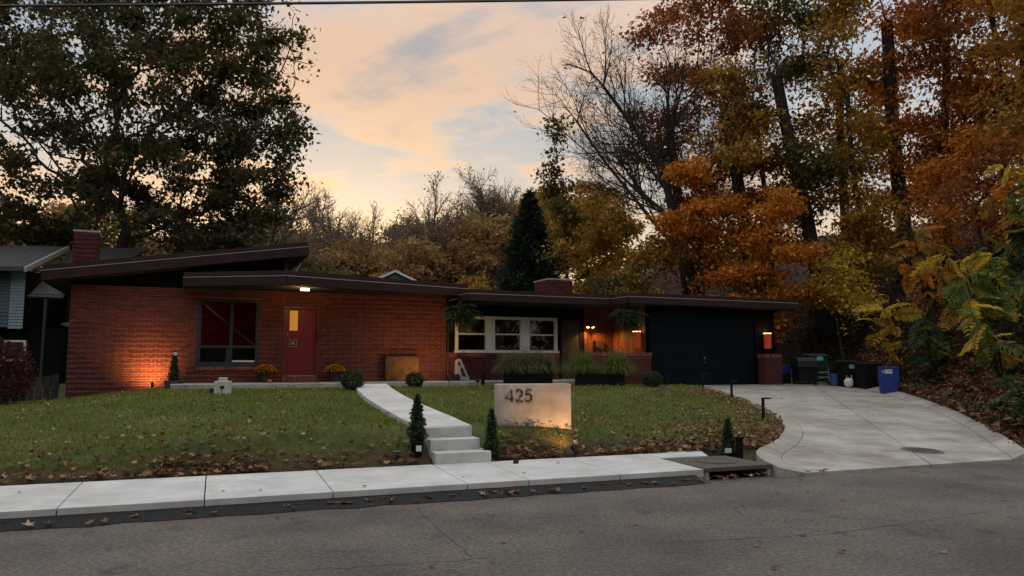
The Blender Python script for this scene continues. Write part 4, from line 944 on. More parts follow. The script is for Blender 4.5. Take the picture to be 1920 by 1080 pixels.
# sticks, roots and bare saplings on the bank
for i in range(16):
    x, y = rng.uniform(11.5, 24), rng.uniform(20, 33)
    if hill_d(np.array([x]), np.array([y]))[0] < .5: continue
    h = rng.uniform(1.5, 4.5); a = rng.normal(0, .5)
    s = tag(empty('sapling', (x, y, hz_(x, y))), 'thin bare sapling stem standing on the leafy bank', 'sapling', 'bare saplings on the bank')
    MB().tube([(0,0,0),(a*.3,.1,h*.4),(a*.5,0,h*.75),(a*.8,-.1,h)], [.045,.035,.025,.01], 6).build('stem', M['barkp'], s)
    for q in range(4):
        z = h*rng.uniform(.4, .9); bx_ = rng.normal(0, .6); MB().tube([(a*.5*z/h,0,z),(a*.5*z/h+bx_*.5,rng.normal(0,.2),z+.3),(a*.5*z/h+bx_,rng.normal(0,.3),z+.5)], [.015,.01,.004], 4).build('branch', M['barkp'], s)
for i in range(14):
    x, y = rng.uniform(11.5, 20), rng.uniform(18, 33)
    if hill_d(np.array([x]), np.array([y]))[0] < .3: continue
    L = rng.uniform(.6, 1.8); a = rng.uniform(0, 6.3); p = [(x+L*math.cos(a)*t, y+L*math.sin(a)*t) for t in (0, .35, .7, 1)]
    o = MB().tube([(px, py, hz_(px, py)+.2+.05*math.sin(k*2+i)) for k, (px, py) in enumerate(p)], [.03, .028, .02, .008], 5).build('fallen_branch', M['barkp']); tag(o, 'dry fallen branch lying on the leafy bank', 'branch', 'fallen branches on the bank')
# sumac-like shrubs: each frond its own part
def frond_mesh(name, n=11, L=1.0, droop=.35, seed=0):
    r = np.random.default_rng(seed); V = []; F = []
    for k in range(n+1):
        t = (k+.6)/(n+.6); x = L*t; z = -droop*t*t*L; w = .30*math.sin(math.pi*(.18+.78*t))*L+.05
        for s in ((-1, 1) if k < n else (0,)):
            a = s*R(62)+r.normal(0, .10); 
            if s == 0: a = 0
            dx, dy = math.cos(a), math.sin(a); px, py = -dy, dx; b = len(V); wd = .055*L; tw = r.normal(0, .03)
            for (q, o) in ((0, 0), (.35, wd), (.7, wd*.8), (1, 0), (.7, -wd*.8), (.35, -wd)):
                V.append((x+dx*w*q+px*o, dy*w*q+py*o, z-.10*q*q*w*3+tw*q + .02*abs(o)/wd))
            F += [(b, b+1, b+2, b+3), (b, b+3, b+4, b+5)]
    b = len(V); m = 5
    for k in range(m+1):
        t = k/m; V += [(L*t, .006, -droop*t*t*L+.003), (L*t, -.006, -droop*t*t*L+.003)]
        if k: F.append((b+2*k-2, b+2*k-1, b+2*k+1, b+2*k))
    me = bpy.data.meshes.new(name); me.from_pydata(V, [], F); return me
FM = {}
for c in ('yellow', 'sgreen', 'dgreen', 'gold', 'orange', 'red'):
    for k in range(2):
        me = frond_mesh('frond', 10+2*k, 1., .30+.25*k, k+len(FM)); me.materials.append(M['f_'+c]); FM[c, k] = me
def sumac(label, x, y, h, lean, nfr, cols, seed, size=.62, z=None):
    r = random.Random(seed); t = tag(empty('sumac_shrub', (x, y, hz_(x, y) if z is None else z)), label, 'shrub', 'pinnate-leaved shrubs on the bank')
    stems = 1 + nfr//6
    for s in range(stems):
        a = r.uniform(0, 6.28); q = r.uniform(.2, .7) if s else 0; hh = h*r.uniform(.65, 1.0) if s else h
        pts = [(0, 0, 0), (lean[0]*.3+q*.4*math.cos(a), lean[1]*.3+q*.4*math.sin(a), hh*.4), (lean[0]*.7+q*.8*math.cos(a), lean[1]*.7+q*.8*math.sin(a), hh*.75), (lean[0]+q*math.cos(a), lean[1]+q*math.sin(a), hh)]
        MB().tube(pts, [.035, .028, .02, .010], 6).build('stem', M['bark'], t)
        for k in range(int(1.6*nfr)//stems):
            f = r.uniform(.45, 1.0); i = min(int(f*3), 2); p = Vector(pts[i]).lerp(Vector(pts[i+1]), f*3-i); c = r.choice(cols)
            o = bpy.data.objects.new('frond', FM[c, r.randint(0, 1)]); COL.objects.link(o); o.parent = t; o.location = p
            yaw = r.uniform(0, 6.28) if r.random() < .35 else r.gauss(-2.1, .9)
            s_ = size*r.uniform(.65, 1.25); o.scale = (s_, s_, s_); o.rotation_euler = (r.gauss(0, .5), r.gauss(.15, .45), yaw)
SUM = [(10.3,14.6,1.0,(-.3,-.3),10,('dgreen',),'dark green fern-leaved shrub low at the right edge beside the driveway',1.06),
 (12.6,17.6,2.3,(-.6,-.4),16,('sgreen','dgreen'),'green pinnate shrub overhanging the middle of the driveway edge',0.94),
 (12.4,19.3,2.1,(-.9,-.3),14,('yellow','sgreen'),'yellow-green pinnate shrub arching over the driveway',0.94),
 (13.3,21.2,3.0,(-.8,-.5),16,('yellow','sgreen','sgreen'),'yellow-fronded shrub just below the green pinnate thicket',0.99),
 (14.0,23.6,3.6,(-.7,-.6),14,('yellow','gold'),'golden pinnate shrub high on the bank above the blue bin',0.99),
 (13.7,24.6,2.2,(-.5,-.2),9,('sgreen','dgreen'),'green pinnate sapling directly behind the blue bin',0.99),
 (14.9,20.6,4.2,(-.9,-.4),22,('sgreen','gold','dgreen'),'tall green and gold pinnate shrub at mid bank',1.06),
 (15.8,18.6,3.6,(-.5,-.3),24,('dgreen','sgreen'),'dense dark green pinnate thicket at the right edge',1.14),
 (13.9,16.9,2.0,(-.3,-.2),18,('dgreen','sgreen'),'dark green pinnate shrub under the thicket at right edge',1.06),
 (17.0,24.5,4.4,(-1.2,-.5),18,('gold','yellow','orange'),'tall gold pinnate shrub reaching left across the bank',1.14),
 (17.6,22.2,5.2,(-.8,-.3),20,('sgreen','gold'),'tallest olive pinnate shrub beneath the red maple leaves',1.14)]
SUM += [(13.9,27.2,3.0,(-.8,-.4),12,('yellow','gold'),'golden pinnate shrub above the black bins',.9),(15.3,26.6,4.0,(-1.0,-.5),14,('gold','orange'),'orange-gold pinnate shrub on the slope left of the tall ones',.9),
 (16.4,29.2,3.6,(-1.0,-.4),12,('orange','gold'),'copper pinnate shrub near the crest',.9),(14.6,22.4,3.2,(-.9,-.5),14,('yellow','sgreen'),'lemon and green pinnate shrub in the middle of the bank',.9),
 (16.0,21.3,5.6,(-1.2,-.5),16,('yellow','gold','sgreen'),'high yellow pinnate shrub left of the red maple leaves',.9)]
for i, (x, y, h, lean, nf, cols, lab, sz) in enumerate(SUM): sumac(lab, x, y, h, lean, nf, cols, 200+i, sz*(.72 if y < 20 else .88))
# red maple spray at the right edge
mv, mf = maple(4)
rm = tag(empty('red_maple', (15.3, 18.8, hz_(15.3, 18.8))), 'young maple with bright red leaves at the right edge', 'tree')
MB().tube([(0,0,0),(-.1,0,2.2),(-.3,-.2,4.2),(-.8,-.3,5.4)], [.06,.05,.035,.012], 7).build('trunk', M['bark'], rm)
mm = bpy.data.meshes.new('leaf'); mm.from_pydata(mv, [], mf); mm.materials.append(M['f_red']); r_ = random.Random(8)
for a in range(9):
    z = r_.uniform(3.2, 7.8); L = r_.uniform(.8, 2.0); yaw = r_.gauss(-2.6, .7); e = Vector((L*math.cos(yaw)-.3, L*math.sin(yaw), z+.2))
    if z > 5.4: MB().tube([(-.8,-.3,5.4), e], [.015,.005], 4).build('branch', M['bark'], rm)
    else: MB().tube([(-.2,-.1,z-.3), (e.x*.5, e.y*.5, z), e], [.02,.012,.005], 4).build('branch', M['bark'], rm)
    for q in range(9):
        o = bpy.data.objects.new('leaf', mm); COL.objects.link(o); o.parent = rm; s_ = r_.uniform(.18, .34); o.scale = (s_,)*3
        o.location = e + Vector((r_.gauss(0, .3), r_.gauss(0, .3), r_.gauss(0, .18))); o.rotation_euler = (r_.gauss(.9, .5), r_.gauss(0, .5), r_.uniform(0, 6.3))
# ------------------------------------------------------------------ lawn grass
n = 330000; X = rng.uniform(-15, 6.2, n); Y = rng.uniform(8.3, 23.5, n)
nn = RN[0]*X+RN[1]*Y; u = (X-HO[0])*HU[0]+(Y-HO[1])*HU[1]; yl = (X-HO[0])*HI[0]+(Y-HO[1])*HI[1]
patch = vnoise(X, Y, .9, 2)*.5+vnoise(X, Y, 2.6, 6)*.3
ok = (nn > SW1+.03) & ~((u > 2.5) & (yl > -1.97)) & ~((u <= 2.5) & (yl > -.1)) & ~poly_in(DRIVE, X, Y) & (poly_d(WALK, X, Y) > .47) & (X < 5.9) & (patch+rng.uniform(-.5, .9, n) > -.08) & ~((np.abs(X+.78) < .50) & (Y < 11.95) & (Y > 10.5))
ok &= (hill_d(X, Y) <= 0) & (poly_d(DL, X, Y) > .12) & (rng.uniform(0, 1, n) < np.clip((nn-SW1+.05)/.55, .12, 1))
ok &= rng.uniform(0, 1, n) < np.clip(1.25-(np.hypot(X, Y)-9)/16, .35, 1)
X, Y, nn = X[ok], Y[ok], nn[ok]; n = len(X); Z = ground(X, Y)
hgt = rng.uniform(.03, .068, n)*(1+.4*np.exp(-(nn-SW1)/.8)*rng.uniform(0, 1, n)); far = np.clip(np.hypot(X, Y)/14, .8, 1.5); wdt = rng.uniform(.004, .008, n)*far*1.15
ya = rng.uniform(0, 2*np.pi, n); la = rng.uniform(0, 2*np.pi, n); le = hgt*rng.uniform(.1, 1.0, n)
c_, s_ = np.cos(ya)*wdt, np.sin(ya)*wdt
V = np.stack([np.stack([X-c_, Y-s_, Z-.01], 1), np.stack([X+c_, Y+s_, Z-.01], 1), np.stack([X+le*np.cos(la), Y+le*np.sin(la), Z+hgt], 1)], 1).reshape(-1, 3)
o = kind(link('grass', np_mesh('grass', V, [np.arange(3*n).reshape(-1, 3)]), M['grass']), 'stuff'); o['label'] = 'short patchy autumn grass on the front lawn'; o['category'] = 'grass'
# ------------------------------------------------------------------ fallen leaves
def leafpts(n, seed):
    r = np.random.default_rng(seed); X = r.uniform(-14, 6, n); Y = r.uniform(8.5, 22.5, n); nn = RN[0]*X+RN[1]*Y; rr = RD[0]*X+RD[1]*Y
    u = (X-HO[0])*HU[0]+(Y-HO[1])*HU[1]; yl = (X-HO[0])*HI[0]+(Y-HO[1])*HI[1]
    ok = (nn > SW1+.02) & ~((u > 2.5) & (yl > -2)) & ~((u <= 2.5) & (yl > -.2)) & ~poly_in(DRIVE, X, Y) & (poly_d(WALK, X, Y) > .42) & (X < 6) & ~((np.abs(X+.78) < .50) & (Y < 11.95))
    dens = .026 + 1.5*np.exp(-(nn-SW1)/.42)*np.clip(.6+vnoise(X, Y, 1.2, 8), .25, 1) + .55*np.exp(-poly_d(DL, X, Y)/.9)*(Y < 21) + .14*(vnoise(X, Y, .8, 12) > .45)*(X > 0)
    ok &= r.uniform(0, 1, n) < dens; return X[ok], Y[ok]
X, Y = leafpts(120000, 5); n = len(X)
LM = [maple(s) for s in (1, 2, 3)]
Vs = []; Fs = []; off = 0
for k in range(3):
    q = np.arange(n) % 3 == k; p = np.stack([X[q], Y[q], ground(X[q], Y[q])+rng.uniform(.03, .095, q.sum())], 1)
    v, f = scatter(LM[k][0], LM[k][1], p, rots(q.sum(), .38, rng), (.065+.05*np.exp(-((RN[0]*X[q]+RN[1]*Y[q])-SW1)/.8))*rng.uniform(.75, 1.4, q.sum())); Vs.append(v); Fs.append(f[0]+off); off += len(v)
o = kind(link('fallen_leaves', np_mesh('fallen_leaves', np.concatenate(Vs), [np.concatenate(Fs)]), M['f_litter']), 'stuff'); o['label'] = 'fallen maple leaves strewn over lawn and bank'; o['category'] = 'leaves'
lm = []
for k in range(3):
    me = bpy.data.meshes.new('leaf'); me.from_pydata(LM[k][0], [], LM[k][1]); me.materials.append(M['f_litter']); lm.append(me)
r_ = random.Random(5)
def drop(x, y, z, label, group, s=None, name='maple_leaf'):
    o = bpy.data.objects.new(name, lm[r_.randint(0, 2)]); COL.objects.link(o); s = s or r_.uniform(.09, .16); o.scale = (s, s*r_.uniform(.7, 1), s*r_.uniform(.5, 1.2))
    o.location = (x, y, z+.010*s/.1); o.rotation_euler = (r_.gauss(0, .15), r_.gauss(0, .15), r_.uniform(0, 6.3)); tag(o, label, 'leaf', group)
for i in range(150):
    r1 = r_.uniform(1.2, 8.4) if i % 4 else r_.uniform(-6, 1); drop(*rn(r1, SW0-abs(r_.gauss(.06, .12))-.02)[:2], .035, 'dry brown leaf caught in the gutter at the kerb', 'leaves in the gutter')
for i in range(38): 
    x, y, _ = rn(r_.uniform(-5.5, 9), r_.uniform(3.2, 8.4)); drop(x, y, .006, 'lone curled leaf lying on the asphalt road', 'leaves on the road', r_.uniform(.06, .12))
for i in range(9):
    q = r_.uniform(-4.5, 6); nn_ = r_.uniform(SW0+.15, SW1-.1); x, y, _ = rn(q, nn_); drop(x, y, .152+.02*(nn_-SW0), 'small dry leaf lying on the pale sidewalk', 'leaves on the sidewalk', r_.uniform(.06, .10))
for i in range(30):
    x, y = r_.uniform(4.2, 11.5), r_.uniform(11.5, 25.5)
    if not poly_in(DRIVE, np.array([x]), np.array([y]))[0]: continue
    drop(x, y, float(dz(x, y))+.012, 'small dark leaf lying on the concrete driveway', 'leaves on the driveway', r_.uniform(.05, .11))
# ------------------------------------------------------------------ house number block
sg = tag(empty('number_sign', (-.22, 12.05, .45), R(12)), 'concrete block sign with black house number on the lawn', 'sign')
box('block', M['signc'], sg, 0, 1.20, 0, .32, -.2, .81, .012)
def stroke(pts, name): MB().tube([(a, -.012, b) for a, b in pts], .0125, 8).build(name, M['black'], sg, True)
zb, hh = .535, .185
stroke([(.252, zb+.05), (.118, zb+.05), (.222, zb+hh), (.222, zb)], 'numeral')
arc = lambda cx, cz, rx, rz, a0, a1, n=12: [(cx+rx*math.cos(R(a0+(a1-a0)*k/n)), cz+rz*math.sin(R(a0+(a1-a0)*k/n))) for k in range(n+1)]
stroke(arc(.342, zb+hh-.052, .048, .052, 165, -38) + [(.288, zb+.004), (.402, zb+.004)], 'numeral')
stroke([(.540, zb+hh-.004), (.466, zb+hh-.004), (.452, zb+.100)] + arc(.490, zb+.058, .054, .060, 118, -150, 14), 'numeral')
# ------------------------------------------------------------------ lights in the garden
def spot(label, x, y, aim, energy, z=None, light=True, tilt=(0, 0), spread=85, cat='spotlight'):
    zz = gz(x, y) if z is None else z
    t = tag(empty('garden_spotlight', (x, y, zz)), label, cat, 'garden spotlights'); a = Vector(aim)-Vector((x, y, zz+.13)); a.normalize()
    MB().tube([(0,0,-.1),(0,0,.10)], .012, 6).build('stake', M['black'], t)
    c = Vector((0,0,.13)); MB().tube([c-a*.07, c+a*.07], [.034, .042], 12).build('head', M['blackpl'], t, True)
    MB().tube([c+a*.069, c+a*.073], .036, 12).build('lens', M['lens'] if light else M['steel'], t)
    if light: lamp('spot_lamp', 'SPOT', c+a*.085, energy, (1, .46, .13), t, c+a, .025, spread, .95)
p = hw(2.1, -.75); spot('small black spotlight in the grass washing the left brick wall', p[0], p[1], hw(2.0, 0, 1.55), 150, spread=125)
p = hw(9.95, -2.15); spot('black spotlight behind the round shrub aimed at bronze box', p[0], p[1], hw(9.6, 0, 2.5), 120, 1.0, spread=110)
p = hw(10.7, -2.5); spot('tilted grey spotlight beside the black bollard', p[0], p[1], hw(9.9, 0, 2.0), 0, .95, False)
spot('black spotlight at the foot of the number sign', .95, 11.62, (.60, 12.22, .80), 26, None, True, spread=110)
spot('black spotlight low in the bank below the number sign', .05, 10.95, (.3, 12, 1.2), 0, None, False)
p = hw(10.95, -2.3)
bo = tag(empty('bollard_light', (p[0], p[1], .93)), 'short black bollard light beside the porch corner', 'bollard light'); MB().lathe([(.001,0),(.06,0),(.06,.36),(.065,.365),(.065,.40),(.001,.41)], 16).build('post', M['blackpl'], bo, True); MB().lathe([(.001,0),(.08,0),(.08,.02),(.001,.02)], 16).build('base', M['blackpl'], bo)
PLB = ['black path light nearest the garage on the driveway edge', 'black path light second along the driveway edge', 'black path light third along the driveway edge', 'black path light nearest the street on driveway curve']
for i, (x, y, h) in enumerate([(4.62,22.7,.36),(5.55,22.2,.42),(5.52,19.2,.44),(5.02,15.3,.44)]):
    t = tag(empty('path_light', (x, y, gz(x, y)), R(15)), PLB[i], 'path light', 'path lights along the driveway')
    box('post', M['blackpl'], t, -.022, .022, -.022, .022, -.1, h); box('arm', M['blackpl'], t, -.022, .17, -.03, .03, h+.001, h+.025); box('lens', M['grey'], t, .03, .16, -.02, .02, h-.006, h)
t = tag(empty('path_light', (2.95, 20.6, gz(2.95, 20.6))), 'small mushroom path light on the lawn by the planter', 'path light'); MB().tube([(0,0,0),(0,0,.16)], .012, 6).build('stake', M['blackpl'], t); MB().lathe([(.001,0),(.055,0),(.05,.02),(.001,.03)], 14, (0,0,.16)).build('cap', M['blackpl'], t)
t = tag(empty('solar_light', (-1.62, 10.85, gz(-1.62, 10.85)), .2), 'small square solar light in leaves left of the steps', 'solar light'); MB().tube([(0,0,0),(0,0,.10)], .01, 6).build('stake', M['blackpl'], t); box('panel', M['pot'], t, -.06, .06, -.05, .05, .10, .125); box('cell', M['steel'], t, -.05, .05, -.04, .04, .1255, .127)
t = tag(empty('lamp_post', (3.62, 12.25, gz(3.62, 12.25))), 'square black post light at the driveway corner', 'post light'); box('post', M['blackpl'], t, -.045, .045, -.045, .045, -.1, .36); box('cap', M['blackpl'], t, -.06, .06, -.06, .06, .361, .385)
# ------------------------------------------------------------------ shrubs, pots, planters
def shrub(name, label, x, y, z, rad, h, m, n, ls, seed, group, par=None, cone=False):
    t = par or tag(empty(name, (x, y, z)), label, 'shrub', group); r = np.random.default_rng(seed)
    if cone:
        q = r.uniform(0, 1, n)**1.2; a = r.uniform(0, 2*np.pi, n); R_ = rad*np.minimum(1, (q+.05)*6)*(1-q)**.65*(1+.18*np.sin(a*3+q*17))*r.uniform(.45, 1.05, n)
        pos = np.stack([R_*np.cos(a), R_*np.sin(a), h*q+.02], 1)
    else:
        d = r.normal(size=(n, 3)); d /= np.linalg.norm(d, axis=1, keepdims=True); q = r.uniform(.45, 1, n)**.5*(1+.10*np.sin(d[:,0]*9+seed)*np.cos(d[:,1]*8)); pos = d*q[:, None]*(rad, rad, h/2)+(0, 0, h*.5)
    V, F = scatter(LEAF_V, LEAF_F, pos, rots(n, .9, r), ls*r.uniform(.6, 1.3, n)); link('foliage', np_mesh('foliage', V, F), m, t)
    MB().tube([(0,0,-.05),(0,0,h*.7)], [.02,.008], 6).build('stem', M['bark'], t); return t
shrub('round_shrub', 'round boxwood shrub at the left side of the walk top', -3.98, 19.0, gz(-4.4, 19.0)-.02, .30, .56, M['f_boxwood'], 3400, .045, 1, 'round boxwood shrubs')
shrub('round_shrub', 'round boxwood shrub in front of the bronze box', -2.72, 21.3, gz(-2.2, 20.7)-.02, .27, .46, M['f_boxwood'], 3000, .045, 2, 'round boxwood shrubs')
shrub('round_shrub', 'round boxwood shrub beside the garage corner', 4.02, 21.9, gz(4.02, 21.9)-.02, .30, .50, M['f_boxwood'], 3000, .045, 3, 'round boxwood shrubs')
def cypress(label, x, y, z, h, rad, pot, seed, tagm=True):
    t = tag(empty('small_cypress', (x, y, z)), label, 'shrub', 'small upright evergreens'); o = .0
    if pot:
        MB().lathe([(.001,0),(.075,0),(.095,.17),(.10,.175),(.10,.20),(.085,.20),(.08,.17),(.001,.17)], 18).build('pot', M['blackpl'], t, True); o = .16
        if tagm: box('white_tag', M['white'], t, .0, .075, -.105, -.10, .06, .14)
    s = shrub('', '', 0, 0, 0, rad, h, M['f_dgreen'], 2600, .05, seed, None, par=t, cone=True)
    for c in t.children:
        if c.name.startswith(('foliage', 'stem')): c.location.z = o
    return t
cypress('small potted evergreen left of the front steps', -1.36, 11.02, gz(-1.5, 11.02)-.02, .66, .14, True, 11)
cypress('small evergreen right of the front steps by the sign', -.30, 11.25, gz(-.2, 11.25)-.02, .74, .12, False, 12)
cypress('small evergreen at the driveway corner beside a black post', 3.50, 12.45, gz(3.45, 12.5), .62, .13, False, 13)
t = tag(empty('stake_tag', (3.40, 12.1, gz(3.4, 12.1))), 'small white tag on a stake before the driveway-corner evergreen', 'tag'); MB().tube([(0,0,0),(0,0,.15)], .006, 5).build('stake', M['blackpl'], t); box('card', M['white'], t, -.05, .05, -.004, .004, .15, .22)
tp = hw(2.62, -.62); t = tag(empty('tall_planter', (tp[0], tp[1], gz(tp[0], tp[1])-.05)), 'round charcoal planter with clipped cone evergreen by the window', 'planter')
MB().lathe([(.001,0),(.20,0),(.235,.12),(.24,.46),(.225,.47),(.21,.46),(.20,.40),(.001,.40)], 28).build('pot', M['pot'], t, True); box('tag', M['white'], t, .05, .16, -.245, -.236, .14, .25)
shrub('', '', 0, 0, 0, .15, .82, M['f_dgreen'], 2600, .05, 21, None, par=t, cone=True)
for c in t.children:
    if c.name.startswith(('foliage', 'stem')): c.location.z = .40
MB().lathe([(.001,0),(.05,0),(.06,.08),(.001,.10)], 10).build('frost_cap', M['white'], t, True, (0,0,1.14))
for lab, u_ in (('pot of orange mums at the left side of the red door', 5.02), ('pot of orange mums at the right side of the red door', 6.98)):
    p = hw(u_, -.42, 1.036); t = tag(empty('mum_pot', p), lab, 'flower pot', 'orange mums flanking the door')
    MB().lathe([(.001,0),(.10,0),(.13,.20),(.14,.205),(.14,.24),(.12,.24),(.115,.2),(.001,.2)], 18).build('pot', mat('brown_pot', (.05, .03, .022), .7), t, True)
    r = np.random.default_rng(int(u_*10)); n = 900; d = r.normal(size=(n, 3)); d /= np.linalg.norm(d, axis=1, keepdims=True); d[:, 2] = np.abs(d[:, 2])
    V, F = scatter(LEAF_V, LEAF_F, d*r.uniform(.6, .95, (n, 1))*(.30, .30, .22)+(0,0,.26), rots(n, .8, r), .05*r.uniform(.7, 1.3, n)); link('foliage', np_mesh('foliage', V, F), M['f_dgreen'], t)
    dd = d[(d[:, 2] > .12)][:520]; star = [(0,0,.012)] + [(math.cos(a)*(1 if k % 2 else .55)*.5, math.sin(a)*(1 if k % 2 else .55)*.5, 0) for k, a in enumerate(np.arange(10)*.6283)]
    V, F = scatter(star, [(0, k+1, (k+1) % 10+1) for k in range(10)], dd*(.31, .31, .25)+(0,0,.27), rots(len(dd), .5, r), .055*r.uniform(.8, 1.2, len(dd))); kind(link('blossoms', np_mesh('blossoms', V, F), M['f_mum'], t), 'stuff')
p = hw(5.1, -.72, 1.036); o = MB().lathe([(.001,0),(.04,.005),(.065,.04),(.055,.08),(.02,.095),(.001,.085)], 14).build('pumpkin', mat('pumpkin_skin', (.45, .10, .02), .5), None, True, p); tag(o, 'tiny orange pumpkin beside the left mum pot', 'pumpkin')
p = hw(6.02, -.55, 1.037); o = MB().box(-.45, .45, -.22, .22, 0, .015).build('doormat', mat('doormat', (.10, .09, .08), .95, .3, 30, bump=.5), None, loc=p, rot=(0, 0, HA)); tag(o, 'flat grey doormat before the red door', 'doormat')
def grass_planter(label, p, seed, w=1.40, straw=True):
    t = tag(empty('grass_planter', p, R(6)), label, 'planter', 'ornamental grass planters')
    box('box', M['blackpl'], t, -w/2, w/2, -.2, .2, 0, .36, .01); box('soil', M['soil'], t, -w/2+.03, w/2-.03, -.17, .17, .361, .37)
    r = np.random.default_rng(seed); n = 3600; cx = r.choice(np.linspace(-w/2+.2, w/2-.2, 4 if straw else 2), n)+r.normal(0, .12 if straw else .10, n); cy = r.normal(0, .06, n); a = r.uniform(0, 2*np.pi, n); L = r.uniform(.5, 1.1, n); out = r.uniform(.25, .85, n)*L
    V = []; F = []; ts = (0, .35, .7, 1.0); P = []
    for q in ts:
        h = L*(1.1*q-1.35*q*q*(out/L)); x = cx+np.cos(a)*out*q**1.5; y = cy+np.sin(a)*out*q**1.5; wd = .0075*(1-q*.85); P.append((np.stack([x-np.sin(a)*wd, y+np.cos(a)*wd, .36+h], 1), np.stack([x+np.sin(a)*wd, y-np.cos(a)*wd, .36+h], 1)))
    V = np.stack([s for q in P for s in q], 1).reshape(-1, 3); b = np.arange(n)*8; F = np.concatenate([np.stack([b+2*k, b+2*k+1, b+2*k+3, b+2*k+2], 1) for k in range(3)])
    kind(link('grass', np_mesh('grass', V, [F]), M['f_straw'] if straw else M['f_sgreen'], t), 'stuff')
    for k in range(12):
        x = r.uniform(-w/2+.15, w/2-.15); a_ = r.uniform(0, 6.3); q = r.uniform(.15, .4); MB().tube([(x,0,.42),(x+q*.3*math.cos(a_),q*.3*math.sin(a_),.95),(x+q*math.cos(a_),q*math.sin(a_),1.15),(x+1.5*q*math.cos(a_),1.5*q*math.sin(a_),1.10)], [.003,.003,.010,.004], 4).build('seed_head', mat('seed_head', (.10, .06, .055), .8), t)
grass_planter('long black planter of straw-coloured grass directly behind the number sign', (.46, 22.2, .93), 4)
grass_planter('long black planter of green grass before the low porch wall', (2.60, 22.6, .91), 5, 1.42, False)
# hanging ferns
ffm = [frond_mesh('frond', 18, .62, .9+.4*k, 40+k) for k in range(2)]; [m_.materials.append(M['f_dgreen']) for m_ in ffm]
for lab, p in (('hanging fern at the jog of the garage roof', hw(16.05, -2.2, 3.14)), ('hanging fern under the roof left of the white windows', hw(10.72, -1.1, 3.16))):
    t = tag(empty('hanging_fern', p), lab, 'hanging plant', 'hanging fern baskets'); r = random.Random(lab)
    MB().lathe([(.001,-.18),(.09,-.18),(.14,-.02),(.15,0),(.13,0),(.001,-.03)], 16).build('basket', M['blackpl'], t, True)
    for k in range(3): MB().tube([(.14*math.cos(k*2.1), .14*math.sin(k*2.1), 0), (0, 0, .46)], .004, 4).build('hanger', M['black'], t)
    rg = np.random.default_rng(len(lab)); n_ = 1500; d_ = rg.normal(size=(n_, 3)); d_ /= np.linalg.norm(d_, axis=1, keepdims=True); q_ = d_*rg.uniform(.3, 1, (n_, 1))**.6*(.36, .36, .30); q_[:, 2] -= .02+.10*rg.uniform(0, 1, n_)**2
    V, F = scatter([(0,0,0),(.16,.4,.03),(0,1,-.3),(-.16,.4,.03)], [(0,1,2,3)], q_, rots(n_, .9, rg), .13*rg.uniform(.6, 1.3, n_)); link('foliage', np_mesh('foliage', V, F), M['f_dgreen'], t)
    for k in range(70):
        o = bpy.data.objects.new('frond', ffm[k % 2]); COL.objects.link(o); o.parent = t; s = r.uniform(.4, .78); o.scale = (s, s*.62, s); o.rotation_euler = (r.gauss(0, .2), r.uniform(-1.25, .5), r.uniform(0, 6.28))
# ------------------------------------------------------------------ porch furniture and yard things
p = hw(12.05, -.75, 1.036); t = tag(empty('patio_chair', p, HA+R(20)), 'black metal patio chair against the porch wall', 'chair')
box('seat', M['black'], t, -.23, .23, -.22, .22, .42, .445); 
for sx in (-.22, .22):
    MB().tube([(sx, .21, 0), (sx, .20, .43), (sx, .27, .82)], .012, 6).build('leg', M['black'], t); MB().tube([(sx, -.22, 0), (sx, -.20, .43)], .012, 6).build('leg', M['black'], t)
MB().tube([(-.22,.27,.82),(.22,.27,.82)], .012, 6).build('top_rail', M['black'], t); b = MB(); [b.box(-.21, .21, .215+.014*k, .22+.014*k, .47+.07*k, .53+.07*k) for k in range(5)]; b.build('backrest', M['black'], t)
p = hw(10.86, -.62, 1.036); t = tag(empty('plastic_frame', p, HA), 'grey moulded plastic frame with slots leaning in the porch corner', 'plastic frame')
prof = [(-.22,0),(.30,0),(.26,.12),(.06,.52),(.0,.66),(-.10,.70),(-.20,.62),(-.20,.40)]
hole1 = [(-.12,.50),(-.02,.44),(-.04,.58),(-.10,.62)]; hole2 = [(.02,.16),(.16,.12),(.04,.40),(-.04,.42)]
V = [(x, -.05, z) for x, z in prof]+[(x, .05, z) for x, z in prof]; k = len(prof); MB().add(V, [tuple(range(k)), tuple(range(2*k-1, k-1, -1))]+[(i+k, (i+1) % k+k, (i+1) % k, i) for i in range(k)]).build('frame', M['grey'], t, bevel=.015)
for hname, hs in (('slot', hole1), ('slot', hole2)): MB().add([(x, -.054, z) for x, z in hs], [tuple(range(4))]).build(hname, M['black'], t)
MB().tube([(-.16,-.09,.10),(-.16,.09,.10)], .11, 18).build('wheel', M['black'], t, True)
# utility pedestal
ux, uy = -6.55, 17.3; t = tag(empty('utility_pedestal', (ux, uy, gz(ux, uy)-.03), R(8)), 'pale grey utility box with black emblem on the lawn', 'utility box')
box('body', mat('pale_box', (.50, .48, .44), .6, .1, 5), t, -.165, .165, -.13, .13, 0, .32, .015); box('lid', MATS['pale_box'], t, -.085, .085, -.08, .08, .321, .40, .012)
box('emblem', M['black'], t, -.035, .055, -.136, -.131, .15, .215); box('emblem_stem', M['black'], t, .002, .018, -.136, -.131, .02, .149)
o = MB().box(-.12, .12, -.1, .1, 0, .13).build('valve_box', M['greenpl'], None, loc=(ux-.26, uy+.28, gz(ux-.26, uy+.28)-.02), bevel=.01); tag(o, 'small green plastic box behind the pale utility box', 'valve box')
